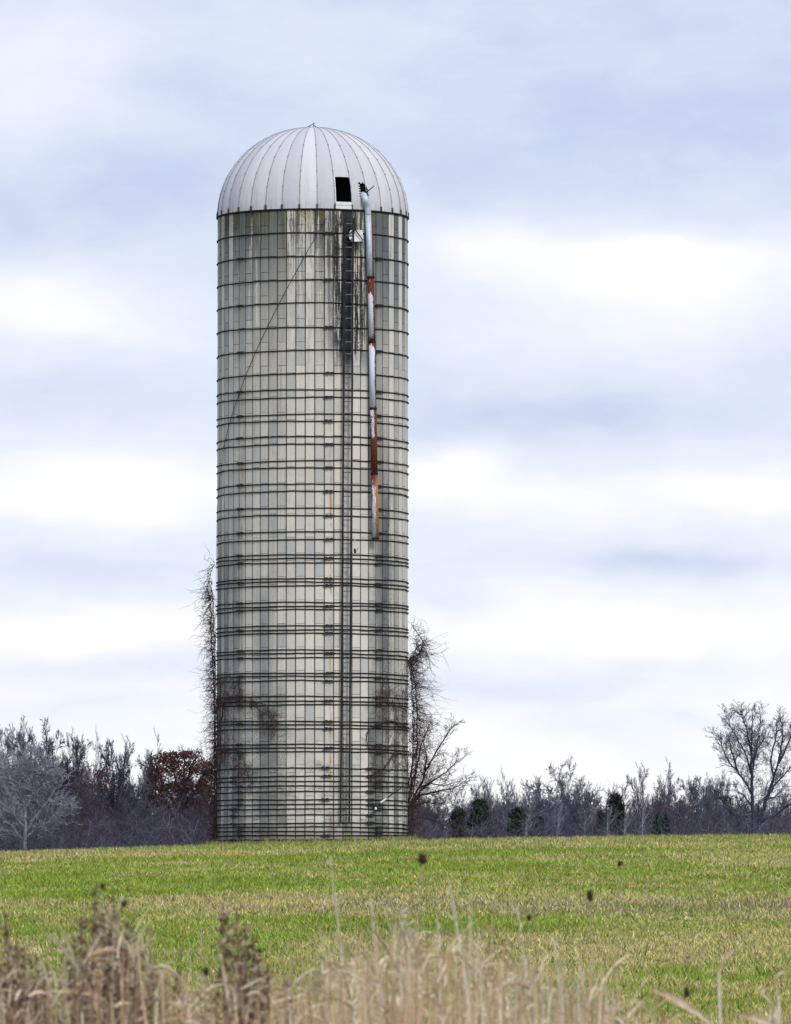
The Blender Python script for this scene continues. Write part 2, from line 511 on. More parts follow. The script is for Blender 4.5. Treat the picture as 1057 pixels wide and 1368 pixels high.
# long grey run down the right flank
run = (th + (streak2 - .5) * 6).gauss(50.5, 8.5) * zt.step(6.5, 10.5) * zt.step(18.5, 15.5) * (speck * .5 + streak * .6 + cs * .15 + rg_ * .3).step(.32, .58)
base = dark(base, run * .95, (0.075, 0.08, 0.09))
run2 = (th + (streak2 - .5) * 5).gauss(52, 11) * zt.step(4.0, 8.0) * (streak2 + cs * .6).step(.38, .7)
base = dark(base, run2 * .6, (0.14, 0.15, 0.17))
# left flank: cool speckled greying in the lower half, outer edge shading painted in
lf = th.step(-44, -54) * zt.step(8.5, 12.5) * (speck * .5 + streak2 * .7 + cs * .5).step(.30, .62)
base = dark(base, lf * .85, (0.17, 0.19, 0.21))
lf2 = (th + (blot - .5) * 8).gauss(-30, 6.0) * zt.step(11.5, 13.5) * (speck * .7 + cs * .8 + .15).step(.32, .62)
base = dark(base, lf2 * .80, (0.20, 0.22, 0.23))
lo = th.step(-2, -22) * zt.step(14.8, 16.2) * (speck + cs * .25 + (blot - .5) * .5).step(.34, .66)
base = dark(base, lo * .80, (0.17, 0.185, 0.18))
lo2 = zt.step(16.5, 18.8) * (speck + (blot - .5) * .9 + cs * .3).step(.40, .68)
base = dark(base, lo2 * .70, (0.20, 0.20, 0.19))
lo3 = th.step(28, 40) * zt.step(15.0, 16.8) * (speck + cs * .3 + (blot - .5) * .6).step(.34, .66)
base = dark(base, lo3 * .85, (0.13, 0.14, 0.14))
# lichen under the rim
lic = (th.gauss(-16.6, 1.7) * zn.step(2.0, 1.2) * .9 + th.gauss(-41, 1.3) * zt.step(.9, .4) + th.gauss(37.5, 1.5) * zt.step(.8, .4) + th.gauss(27.5, 1.2) * zt.step(1.7, 1.0) + th.gauss(6, 1.6) * zt.step(.6, .3)
       + zt.step(1.1, .2) * (white(nt, vec(nt, coli, 1.5, 2.5))).step(.62, .80) * .8) * speck.step(.34, .60)
base = dark(base, lic * .8, (0.155, 0.140, 0.028))
# rust weeping from the hoop lugs
ru = ((th + (speck - .5) * 1.0).gauss(11.5, .8) * zt.step(6, 8) + (th + (speck - .5)).gauss(-46.6, .8) * zt.step(5, 6.5) * .8 + (th + (speck - .5)).gauss(46, .6) * zt.step(6, 7.5) * .5) * noise(nt, vec(nt, th * .4, zt * 1.3, 2.0), 1, 3, .6).step(.42, .66)
base = dark(base, ru * .95, (0.36, 0.21, 0.075))
foot_shade = zt.step(19.7, 20.5) * (speck + (rough_ - .5) * .6 + .12).step(.38, .62)  # contact shade at the silo foot, painted in as a speckled dark band
base = dark(base, foot_shade * .7, (0.15, 0.135, 0.105))
# grime gathered along the stave joints
jd = ((colf.fract() - .5).abs() - .5).abs()
gr = jd.step(.12, .0) * (speck * .6 + streak * .7).step(.35, .75)
base = dark(base, gr * .95, (0.10, 0.105, 0.10))
base = dark(base, (speck * .6 + rough_ * .4).step(.53, .66) * .38, (0.22, 0.22, 0.21))
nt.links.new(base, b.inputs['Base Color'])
bmp = nt.nodes.new('ShaderNodeBump'); bmp.inputs['Strength'].default_value = 0.25; bmp.inputs['Distance'].default_value = 0.01
nt.links.new(speck.s, bmp.inputs['Height']); nt.links.new(bmp.outputs[0], b.inputs['Normal'])

m_joint = simple('dark joint mortar', (0.05, 0.05, 0.047), (0.12, 0.12, 0.11), 8)
m_hoop = simple('blackened steel rod', (0.012, 0.012, 0.012), (0.026, 0.022, 0.020), 5, 0.8, 0.15)
m_steel = simple('dark weathered steel', (0.013, 0.014, 0.018), (0.034, 0.032, 0.034), 6, 0.75, 0.2)

silo = thing('silo', 'tall weathered concrete stave silo with white ribbed dome roof', 'silo', (SX, D, Z_BOT))
SB = np.array(silo.location)

# inner wall behind the joints
mb = MB()
nn = 96; rc = SR - 0.03
zs = (Z_BOT - 0.6, Z_TOP + .01)
Vc = [cyl(360 * i / nn, r, z) for r, z in ((rc, zs[0]), (rc, zs[1]), (rc - .06, zs[1]), (rc - .06, zs[0])) for i in range(nn)]
Qc = [(k * nn + i, k * nn + (i + 1) % nn, (k + 1) * nn + (i + 1) % nn, (k + 1) * nn + i) for k in range(3) for i in range(nn)]
mb.add(Vc, Q=Qc); mb.build('wall_core', m_joint, silo, True)

# one stave: shallow block with eased edges
def stave_mesh(h, name):
    w = 2 * SR * math.tan(R_(STEP / 2)) * 0.5 - 0.0125
    hh = h / 2 - 0.004
    e = 0.010; dp = 0.045
    ring = lambda w_, h_, y: [(-w_, y, -h_), (w_, y, -h_), (w_, y, h_), (-w_, y, h_)]
    arc = 0.004
    V = ring(w, hh, dp) + ring(w, hh, 0.010) + ring(w - e, hh - e * .7, 0.0) + [(0, -arc, -(hh - e * .7)), (0, -arc, hh - e * .7)]
    Q = []
    for a in (0, 4):
        for k in range(4):
            l = (k + 1) % 4
            Q.append((a + k, a + l, a + 4 + l, a + 4 + k))
    Q += [(8, 12, 13, 11), (12, 9, 10, 13)]
    T = [(8, 9, 12), (10, 11, 13)]
    me = bpy.data.meshes.new(name)
    me.from_pydata([Vector(v) for v in V], [], Q + T); me.update(); me.materials.append(m_conc)
    return me, np.array(V), np.array(Q), np.array(T)
OFFS = 0.246
STV = {}
def stave(h):
    k = round(h, 3)
    if k not in STV: STV[k] = stave_mesh(h, 'stave')
    return STV[k]
placements = []
for j in range(NST):
    jj = j if j <= NST // 2 else j - NST
    thc = TH0 + STEP * (jj + .5)
    if jj % 2 == 0:
        edges = [Z_TOP] + [Z_TOP - RH * (k + 1) + OFFS for k in range(ROWS)] + [Z_BOT]
    else:
        edges = [Z_TOP - RH * k for k in range(ROWS + 1)]
    for a, c_ in zip(edges[:-1], edges[1:]):
        placements.append((abs(thc), thc, (a + c_) / 2, a - c_))
placements.sort(key=lambda q: (round(q[0], 3), -q[2]))
rest_V, rest_Q, rest_T, nv = [], [], [], 0
rj = random.Random(11)
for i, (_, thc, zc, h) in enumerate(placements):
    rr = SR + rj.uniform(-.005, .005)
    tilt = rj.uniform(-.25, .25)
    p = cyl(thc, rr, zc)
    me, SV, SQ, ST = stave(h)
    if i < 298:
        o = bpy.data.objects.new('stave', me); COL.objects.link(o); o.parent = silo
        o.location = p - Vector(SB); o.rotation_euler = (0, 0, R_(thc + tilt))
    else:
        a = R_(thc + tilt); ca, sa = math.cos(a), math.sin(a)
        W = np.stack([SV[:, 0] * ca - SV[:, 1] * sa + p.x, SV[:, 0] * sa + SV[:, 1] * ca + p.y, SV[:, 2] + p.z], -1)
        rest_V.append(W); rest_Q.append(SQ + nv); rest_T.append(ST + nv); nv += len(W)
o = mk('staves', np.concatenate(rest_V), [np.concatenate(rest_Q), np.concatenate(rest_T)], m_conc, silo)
tag(o, kind='stuff')

# hoops (rod rings) at the heights read from the picture
HOOPS = [(y, 's') for y in (311, 342, 373.5, 405, 436.5, 468, 499.3)]
for a in (520.5, 552.4, 583.7, 615.6, 646.9, 678.5, 710.6): HOOPS += [(a, 'p0'), (a + 9.9, 'p1')]
for k, a in enumerate((741.5, 772.7, 804.6, 835.8, 867.8, 899, 931, 962.9, 994.5)):
    HOOPS += [(a, 't0' if k % 2 == 0 else 'u0'), (a + 5, 't1' if k % 2 == 0 else 'u1'), (a + 10.1, 't2' if k % 2 == 0 else 'u2')]
for a in (1026, 1036.9, 1043.5, 1050.3, 1057.5, 1068.3, 1074.4, 1081, 1088.9, 1100, 1105, 1110, 1115.4, 1121.4): HOOPS.append((a, 'b'))
LT, CT, RT = -47.9, 10.2, 43.4
# lug casting shared by all hoops: two shoulders, waist and nut
mb = MB()
mb.box((-.055, 0, 0), (.035, 0, 0), (0, .026, 0), (0, 0, .030))
mb.box((.055, 0, .004), (.035, 0, 0), (0, .026, 0), (0, 0, .026))
mb.box((0, .004, 0), (.03, 0, 0), (0, .018, 0), (0, 0, .017))
mb.tube([(-.15, -.012, -.006), (.15, -.012, .006)], .013, 6)
lugV = np.concatenate(mb.V) * np.array([[1.25, 1.3, 1.35]])
lug_me = bpy.data.meshes.new('hoop_lug')
lug_me.from_pydata([tuple(v) for v in lugV], [], [tuple(int(i) for i in f) for a in (mb.Q + mb.T) for f in a]); lug_me.update(); lug_me.materials.append(m_steel)
RW = SR + 0.024
NH = 126
for i, (py, k) in enumerate(HOOPS):
    z = front_z(py)
    w = np.cumsum(np.random.default_rng(100 + i).normal(0, .004, NH)); w -= np.linspace(0, w[-1], NH); w -= w.mean()
    pts = [cyl(360 * q / NH, RW, z + w[q]) for q in range(NH)]
    mb = MB(); mb.tube(pts, 0.0195 if k != 'b' else .0195, 5, closed=True)
    hp = mb.build('hoop', m_hoop, silo, True)
    if k == 's': ths = [LT, RT] if round((py - 279) / 31.3) % 2 == 0 else [CT]
    elif k == 'p0': ths = [LT, RT]
    elif k == 'p1': ths = [CT]
    elif k in ('t0', 't2', 'u1'): ths = [LT, RT]
    elif k in ('t1', 'u0', 'u2'): ths = [CT]
    else: ths = [LT - rj.choice((0, 6, 6)), rj.choice((RT, 37, 37))] + ([CT - 1.5] if rj.random() < .3 else [])
    for t_ in ths:
        t_ += rj.uniform(-.5, .5)
        l = bpy.data.objects.new('hoop_lug', lug_me); COL.objects.link(l); l.parent = hp
        q = int(round(t_ / 360 * NH)) % NH
        l.location = cyl(t_, RW + .028, z + w[q]) - Vector(SB); l.rotation_euler = (0, R_(rj.uniform(-3, 3)), R_(t_))

# ---- dome: 34 sheet gores with standing seams
m_dome, nt, b = mat('chalky galvanised sheet', 0.8, 0.15)
g, th, zt = silo_coords(nt)
NG = 34; GST = 360.0 / NG; GT0 = 3.3
gi = ((th - GT0) * (1 / GST)).floor()
rg = white(nt, vec(nt, gi, 2.5, 1.5))
dn = noise(nt, g.outputs['Position'], 5, 5, .65)
ds = noise(nt, vec(nt, th * .5, zt * .6, 3.0), 1, 4, .6)
c = mixc(nt, rg, (0.52, 0.512, 0.555), (0.68, 0.667, 0.69))
c = mixc(nt, (ds.step(.5, .75) * .35), c, (0.42, 0.42, 0.46))
c = mixc(nt, (dn.step(.58, .75) * .30), c, (0.74, 0.73, 0.73))
c = mixc(nt, (zt.step(-.45, -.02) * ds.step(.40, .62) * .35), c, (0.26, 0.26, 0.29))
nt.links.new(c, b.inputs['Base Color'])
bmp = nt.nodes.new('ShaderNodeBump'); bmp.inputs['Strength'].default_value = 0.5; bmp.inputs['Distance'].default_value = 0.06
nt.links.new(noise(nt, g.outputs['Position'], 1.6, 3, .55).s, bmp.inputs['Height']); nt.links.new(bmp.outputs[0], b.inputs['Normal'])
m_seam = simple('seam sheet edge', (0.26, 0.26, 0.30), (0.42, 0.41, 0.46), 9, .6)
m_bolt = simple('dark bolt head', (0.05, 0.05, 0.055), (0.10, 0.10, 0.11), 9, .6)
DR, DH = SR + 0.012, (P(417.5, 171.5, D).z - Z_TOP)
DZ = Z_TOP + 0.015
def dome_pt(thd, ph, dr=0.0):
    c_, s_ = math.cos(ph), math.sin(ph)
    # slightly fuller than an ellipse
    rr = DR * c_ ** 0.97 if c_ > 1e-6 else 0.0
    k = 1 + dr / DR
    return cyl(thd, rr * k, DZ + DH * s_ * k)
def phi_for(z_above): return math.asin(max(0, min(1, z_above / DH)))
def gore(name, i, skip=None, nth=4, nph=20):
    a0 = GT0 + GST * i
    V, Q = [], []
    for r in range(nph + 1):
        ph = (math.pi / 2) * r / nph * 0.995
        for c_ in range(nth + 1):
            f = c_ / nth
            V.append(dome_pt(a0 + GST * f, ph, 0.022 * math.sin(math.pi * f) * math.cos(ph)))
    for r in range(nph):
        for c_ in range(nth):
            if skip and skip(a0 + GST * (c_ + .5) / nth, (math.pi / 2) * (r + .5) / nph): continue
            k = r * (nth + 1) + c_
            Q.append((k, k + 1, k + nth + 2, k + nth + 1))
    mb = MB(); mb.add(V, Q=Q)
    pnl = mb.build(name, m_dome, silo, True)
    return pnl
def z_dome(py):    # height above the rim on the front of the dome for a picture row
    return max(0.0, (279 - py) / 41.0)
H1 = (phi_for(z_dome(270.5)), phi_for(z_dome(236) + .03))
H2 = (phi_for(.42), phi_for(.86))
def skip1(t_, ph): return H1[0] < ph < H1[1]
def skip2(t_, ph):
    w = 30.2 + (0.5 if int(ph * 97) % 3 == 0 else -.5)
    return t_ > w and H2[0] - .0 < ph < H2[1] + (.02 if int(t_ * 3) % 2 else 0)
def skip3(t_, ph): return t_ < 36.0 + (.5 if int(ph * 83) % 2 else 0) and H2[0] - .03 < ph < H2[1] - .04
for i in range(NG):
    a0 = GT0 + GST * i
    if i == 1: pn_ = gore('dome_panel', i, skip1, 4, 90)
    elif i == 2: pn_ = gore('dome_panel', i, skip2, 20, 110)
    elif i == 3: pn_ = gore('dome_panel', i, skip3, 20, 110)
    else: pn_ = gore('dome_panel', i)
    pts = [dome_pt(a0, (math.pi / 2) * r / 26 * .985, .012) for r in range(27)]
    if i == 3:
        pass
    mb = MB(); mb.tube(pts, np.linspace(.013, .007, 27), 4)
    mb.build('seam', m_seam, pn_, True)
    mb = MB()
    for z_ in (.10, .75, 1.25, 1.75, 2.15):
        p = dome_pt(a0, phi_for(z_), .03); q = dome_pt(a0, phi_for(z_), .042)
        mb.tube([p, q], .015, 6)
    p = dome_pt(a0, .008, .03)
    mb.box(dome_pt(a0, .025, .022), np.array((math.cos(R_(a0)), math.sin(R_(a0)), 0)) * .03, np.array((math.sin(R_(a0)), -math.cos(R_(a0)), 0)) * .02, (0, 0, .07))
    mb.build('bolt_row', m_bolt, pn_)
mb = MB(); mb.tube([cyl(360 * q / 126, SR + .022, Z_TOP - .012) for q in range(126)], .034, 6, closed=True)
mb.build('dome_rim', m_hoop, silo, True)
# sill boards left in the hatch, and a frame strip on its left edge
m_white = simple('old white paint', (0.66, 0.66, 0.68), (0.84, 0.84, 0.86), 7, .7)
ca = GT0 + GST * 1.5
for (z_, hh) in ((.05, .055), (.175, .05)):
    mb = MB(); tx = np.array((math.cos(R_(ca)), math.sin(R_(ca)), 0)); tn = np.array((math.sin(R_(ca)), -math.cos(R_(ca)), 0))
    mb.box(dome_pt(ca, phi_for(z_), .01), tx * .27, tn * .03, (0, 0, hh)); mb.build('hatch_sill_board', m_white, silo)
mb = MB(); mb.tube([dome_pt(GT0 + GST + .3, H1[0] + (H1[1] - H1[0]) * k / 6, .02) for k in range(7)], .024, 4); mb.build('hatch_frame', m_white, silo)
# torn strap by the pipe hole
mb = MB(); h0 = dome_pt(34.8, H2[1] - .10, .02)
mb.tube([h0, h0 + Vector((.14, -.10, .10)), h0 + Vector((.26, -.16, .20))], .018, 5); mb.tube([h0 + Vector((-.12, 0, .10)), h0 + Vector((-.10, -.06, .22))], .016, 5)
mb.build('bent_strap', m_steel, silo)
# top cap with a bent bracket
mb = MB(); zt_ = DZ + DH
mb.tube([(SX, D, zt_ - .08), (SX, D, zt_ + .0), (SX, D, zt_ + .03)], [.34, .30, .12], 16)
mb.build('dome_cap', m_seam, silo, True)
mb = MB(); mb.tube([(SX - .17, D - .1, zt_ + .02), (SX - .02, D - .1, zt_ + .10), (SX + .06, D - .1, zt_ + .16)], .014, 5)
mb.tube([(SX + .0, D - .1, zt_ + .0), (SX + .03, D - .1, zt_ + .10), (SX + .10, D - .1, zt_ + .03)], .016, 5)
mb.build('cap_bracket', m_steel, silo)

# ------------------------------------------------------------------ ladder
YL = D - SR * math.cos(R_(20)) - 0.17
l_top, l_bot = P(461, 291, YL), P(455.2, 1100, YL)
r_top, r_bot = P(472.2, 291, YL), P(466.6, 1100, YL)
m_rung = simple('grey worn rung', (0.085, 0.09, 0.10), (0.17, 0.175, 0.19), 9, .6, .4)
lad = thing('ladder', 'long narrow dark steel ladder fixed up the silo front', 'ladder', l_bot)
for (a, c_) in ((l_top, l_bot), (r_top, r_bot)):
    mb = MB(); mb.box((a + c_) / 2, (.031, 0, 0), (0, .018, 0), (a - c_) / 2); mb.build('rail', m_steel, lad)
nr = 51
for i in range(nr):
    f = (i + .5) / nr
    a, c_ = l_top.lerp(l_bot, f), r_top.lerp(r_bot, f)
    mb = MB(); mb.tube([a, c_], .0185, 6); mb.build('rung', m_rung, lad)
for i in range(9):
    f = (i + .3) / 9
    for (a, c_) in ((l_top, l_bot), (r_top, r_bot)):
        p = a.lerp(c_, f); mb = MB(); mb.tube([p + Vector((0, .02, 0)), p + Vector((0, .30, 0))], .012, 5); mb.build('wall_bracket', m_steel, lad)

# ------------------------------------------------------------------ filler pipe
m_pipe = simple('pale blue grey pipe', (0.42, 0.48, 0.60), (0.58, 0.63, 0.74), 4, .45, .4, .1)
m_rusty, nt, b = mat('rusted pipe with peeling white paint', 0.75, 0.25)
g, th, zt = silo_coords(nt)
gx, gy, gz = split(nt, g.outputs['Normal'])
pnz = noise(nt, vec(nt, th * 1.1, zt * 2.2, 0.0), 1, 5, .75)
pf = noise(nt, g.outputs['Position'], 30, 5, .8)
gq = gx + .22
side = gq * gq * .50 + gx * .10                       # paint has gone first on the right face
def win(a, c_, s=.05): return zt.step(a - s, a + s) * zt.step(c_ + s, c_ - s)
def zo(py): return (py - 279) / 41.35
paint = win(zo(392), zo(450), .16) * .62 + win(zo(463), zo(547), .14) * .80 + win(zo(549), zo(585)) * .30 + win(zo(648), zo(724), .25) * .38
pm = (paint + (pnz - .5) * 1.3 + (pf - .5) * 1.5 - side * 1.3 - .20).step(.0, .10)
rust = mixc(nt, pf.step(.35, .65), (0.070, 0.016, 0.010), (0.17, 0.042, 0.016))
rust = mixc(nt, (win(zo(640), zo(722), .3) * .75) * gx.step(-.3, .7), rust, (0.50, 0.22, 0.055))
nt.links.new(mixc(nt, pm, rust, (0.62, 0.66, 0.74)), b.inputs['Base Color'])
YP = D - SR * math.cos(R_(36)) - .17
pipe_root = thing('filler_pipe', 'long rusty filler pipe hanging from the dome down the silo', 'pipe', P(502, 720, YP))
dome_y = dome_pt(33, (H2[0] + H2[1]) / 2).y
el_pts = [P(483.5, 263, dome_y + .40), P(484.6, 261, dome_y + .12), P(486.2, 261.5, dome_y - .10), P(488.8, 267, dome_y - .26), P(490.8, 276, YP - .03), P(492, 287, YP)]
sp = []
for i in range(len(el_pts) - 1):       # smooth the bend
    p0, p1, p2, p3 = el_pts[max(i - 1, 0)], el_pts[i], el_pts[i + 1], el_pts[min(i + 2, len(el_pts) - 1)]
    for k in range(5):
        q = k / 5
        sp.append(0.5 * ((2 * p1) + (p2 - p0) * q + (2 * p0 - 5 * p1 + 4 * p2 - p3) * q * q + (3 * p1 - p0 - 3 * p2 + p3) * q ** 3))
sp.append(el_pts[-1])
mb = MB(); mb.tube(sp, np.linspace(.112, .100, len(sp)), 16); mb.build('elbow', m_pipe, pipe_root, True)
mb = MB(); mb.tube([P(492, 287, YP), P(494.2, 371, YP)], .098, 16); mb.build('upper_section', m_pipe, pipe_root, True)
mb = MB(); mb.tube([P(496.2, 286, YP + .02), P(498.6, 371, YP + .02)], .028, 8); mb.build('side_rod', simple('rusty rod', (.10, .03, .02), (.2, .07, .03), 9), pipe_root, True)
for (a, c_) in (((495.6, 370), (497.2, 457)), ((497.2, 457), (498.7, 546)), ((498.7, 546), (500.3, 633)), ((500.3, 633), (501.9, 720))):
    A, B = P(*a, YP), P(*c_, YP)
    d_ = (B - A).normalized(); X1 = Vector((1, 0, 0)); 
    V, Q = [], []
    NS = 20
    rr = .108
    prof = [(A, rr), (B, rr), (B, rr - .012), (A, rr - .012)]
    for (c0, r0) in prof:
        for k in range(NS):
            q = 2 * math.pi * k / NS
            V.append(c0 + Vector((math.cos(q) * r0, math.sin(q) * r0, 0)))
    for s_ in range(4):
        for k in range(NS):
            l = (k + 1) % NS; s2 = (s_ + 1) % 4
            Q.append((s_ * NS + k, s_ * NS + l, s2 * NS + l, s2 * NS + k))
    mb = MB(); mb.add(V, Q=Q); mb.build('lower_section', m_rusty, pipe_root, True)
for (x, y, r) in ((495.6, 370.5, .132), (497.2, 457, .122), (498.7, 546, .125), (500.3, 633, .122), (501.9, 719.5, .122)):
    c0 = P(x, y, YP); mb = MB(); mb.tube([c0 - Vector((0, 0, .03)), c0 + Vector((0, 0, .03))], r, 16); mb.build('clamp_band', m_hoop, pipe_root)
for (x, y) in ((492.8, 320), (497.6, 480), (499.4, 585), (501, 680)):
    c0 = P(x, y, YP); mb = MB(); mb.tube([c0 + Vector((.10, .02, 0)), c0 + Vector((.05, .40, 0))], .016, 5); mb.build('pipe_hanger', m_steel, pipe_root)

# ------------------------------------------------------------------ white box on a bracket below the hatch
YB = D - SR * math.cos(R_(27)) - .22
m_redrust = simple('reddish stain', (0.20, 0.06, 0.05), (0.40, 0.22, 0.20), 12)
br = thing('pulley_bracket', 'small dark triangular bracket with a white sheet cover below the dome hatch', 'bracket', P(475, 323, YB))
V = [P(465.8, 314.5, YB - .08), P(468, 308, YB - .08), P(474, 306.6, YB - .10), P(484.6, 307.4, YB - .06), P(485.2, 319, YB - .06), P(483.4, 323, YB - .09), P(472, 322.8, YB - .10), P(467.5, 319.5, YB - .10)]
mb = MB()
fr = [Vector(p) for p in V]; bk = [p + Vector((0, .16, 0)) for p in fr]; k = len(fr)
mb.add(fr + bk, T=[(0, i, i + 1) for i in range(1, k - 1)] + [(k, k + i + 1, k + i) for i in range(1, k - 1)], Q=[(i, (i + 1) % k, k + (i + 1) % k, k + i) for i in range(k)])
mb.build('cover', m_white, br)
mb = MB(); mb.box(P(470.0, 320.2, YB - .112), (.022, 0, 0), (0, .012, 0), (0, 0, .040)); mb.build('rust_patch', m_redrust, br)
for (a, c_) in (((474.5, 306.4), (466, 313)), ((474.5, 306.4), (485, 321)), ((459, 323.5), (485, 323.3)), ((474.2, 283), (474.5, 306.8)), ((461, 312), (461, 323.5))):
    mb = MB(); mb.tube([P(*a, YB - .14), P(*c_, YB - .14)], .019, 5); mb.build('brace', m_steel, br)
for x in (462, 482):
    mb = MB(); c0 = P(x, 323.4, YB - .14); mb.tube([c0, c0 + Vector((0, .42, 0))], .02, 5); mb.build('wall_arm', m_steel, br)

# ------------------------------------------------------------------ cables
m_cable = simple('dark wire rope', (0.03, 0.03, 0.032), (0.06, 0.06, 0.06), 5)
def on_wall(px, py, off=.0):
    s_ = max(-1, min(1, (px - 417.5) / 127.4)); t_ = math.degrees(math.asin(s_))
    z = P(px, py, D - SR * math.cos(R_(t_))).z
    return t_, z
t1, z1 = on_wall(436, 292); t2, z2 = on_wall(300.5, 603)
mb = MB(); mb.tube([cyl(t1 + (t2 - t1) * k / 40, SR + .055, z1 + (z2 - z1) * k / 40) for k in range(41)], .0115, 5)
o = mb.build('wire_rope', m_cable); tag(o, 'thin dark cable slanting across the silo face from the dome', 'cable')
mb = MB()
pts = [cyl(-66, SR + .05, z2), P(293.5, 640, D - .9), P(290.2, 680, D - .6), P(289, 760, D - .5), P(288.2, 880, D - .5), P(288, 1000, D - .5), P(288, 1126, D - .5)]
mb.tube(pts, .0065, 4); o = mb.build('hanging_wire', m_cable); tag(o, 'thin wire hanging down beside the left edge of the silo', 'wire')
# hook on a short cord
hk = thing('hook', 'small hook dangling on a cord beside the ladder', 'hook', P(474.3, 740, YL - .05))
mb = MB(); mb.tube([P(471.6, 714, YL), P(474, 716, YL - .04), P(474.4, 732, YL - .05)], .010, 5); mb.build('cord', m_white, hk)
mb = MB(); mb.tube([P(473.8, 733, YL - .06), P(474.6, 739, YL - .06)], .034, 6); mb.tube([P(475, 738, YL - .06), P(477, 735, YL - .06), P(478.6, 731.5, YL - .06)], .010, 5); mb.build('hook_body', m_steel, hk)
# bracket arm low on the right flank
YA = D - SR * math.cos(R_(45)) - .22
am = thing('yard_arm', 'slim slanted rod with a white sleeve low on the silo', 'rod', P(501.5, 1081, YA))
mb = MB(); mb.tube([P(502, 1077, YA), P(535.5, 1053, YA + .25)], .018, 6); mb.build('rod', m_steel, am)
mb = MB(); mb.tube([P(508.5, 1072.4, YA - .01), P(516.5, 1066.7, YA + .05)], .03, 8); mb.build('sleeve', m_white, am)
mb = MB(); mb.box(P(501.3, 1076.5, YA + .05), (.06, 0, 0), (0, .09, 0), (0, 0, .07)); mb.box(P(501.3, 1076.5, YA + .2), (.03, 0, 0), (0, .2, 0), (0, 0, .03)); mb.build('mount', m_steel, am)
mb = MB(); mb.tube([P(502, 1078.3, YA - .08), P(502, 1081.4, YA - .08)], [.03, .045], 8); mb.build('insulator', m_white, am)

# ------------------------------------------------------------------ vines on the silo
m_vine = simple('dry vine stem', (0.036, 0.023, 0.024), (0.085, 0.055, 0.052), 7)
rv = random.Random(5)
def wander_twig(S, p, d, L, r, n=5, curl=.35, droop=-.05, fork=.0):
    pts = [Vector(p)]; d = Vector(d).normalized()
    for i in range(n):
        d = (d + Vector((rv.gauss(0, curl), rv.gauss(0, curl), rv.gauss(0, curl) + droop))).normalized()
        pts.append(pts[-1] + d * (L / n))
        if fork and rv.random() < fork:
            e = (d + Vector((rv.gauss(0, .6), rv.gauss(0, .6), rv.gauss(0, .6)))).normalized()
            wander_twig(S, pts[-1], e, L * .5, r * .6, 3, curl, droop)
    S.line(pts, r, r * .35)
def edge_vine(name, label, th_c, path, dens, reach, side, droop):
    """path: list of (degrees, photo row, offset out) climbing the edge"""
    root = thing(name, label, 'vine', cyl(path[0][0], SR + .1, Z_BOT))
    S, W = Segs(), Segs()
    for s_ in range(3):
        pts = []
        for i in range(len(path) - 1):
            for k in range(6):
                q = k / 6; a = path[i]; c_ = path[i + 1]
                t_ = a[0] + (c_[0] - a[0]) * q + (rv.gauss(0, 1.5) + (s_ - 1) * 6) * (1 if s_ != 1 else .5); py = a[1] + (c_[1] - a[1]) * q; off = a[2] + (c_[2] - a[2]) * q
                pts.append(cyl(t_, SR + off * (1 if s_ == 1 else .6) + abs(rv.gauss(0, .03)), P(417, py, D).z))
        if s_ != 1: pts = pts[:int(len(pts) * .85)]
        for i in range(len(pts) - 1):
            f = i / len(pts); rs = .024 if s_ == 1 else .015; S.seg(pts[i], pts[i + 1], rs * (1 - .6 * f), rs * (1 - .6 * (f + .03)))
        for i, p in enumerate(pts):
            f = i / len(pts)
            for k in range(rv.randint(*dens) if f < .72 else rv.randint(1, 4)):
                t_ = R_(th_c + rv.gauss(0, 22) + (rv.choice((-1, 1)) * rv.uniform(60, 110) if rv.random() < .35 else 0))
                d = Vector((math.sin(t_), -math.cos(t_), rv.gauss(-.1, .6)))
                wander_twig(W, p + Vector((0, 0, rv.uniform(-.08, .08))), d, rv.uniform(.25, 1.0) * reach * (.6 + .6 * rv.random()), rv.uniform(.005, .0095), rv.randint(4, 7), .36, droop, .25)
    S.build('stem', m_vine, root, 5); W.build('twigs', m_vine, root)
    return root
edge_vine('climbing_vine', 'dark bare vine with hanging twigs up the left edge of the silo', -92,
          [(-86, 1127, .06), (-88, 1060, .05), (-86, 1000, .07), (-89, 940, .06), (-90, 890, .13), (-92, 840, .17), (-91, 800, .20), (-91, 784, .33), (-90, 760, .14), (-88, 752, .06)], (6, 11), .78, -1, -.10)
edge_vine('climbing_vine', 'dark bare vine bulging out from the right edge of the silo', 92,
          [(86, 1127, .10), (88, 1050, .20), (90, 990, .30), (90, 945, .28), (90, 915, .22), (88, 884, .06), (92, 868, .44), (92, 858, .50), (92, 842, .26), (88, 832, .05)], (5, 10), 1.05, 1, -.08)
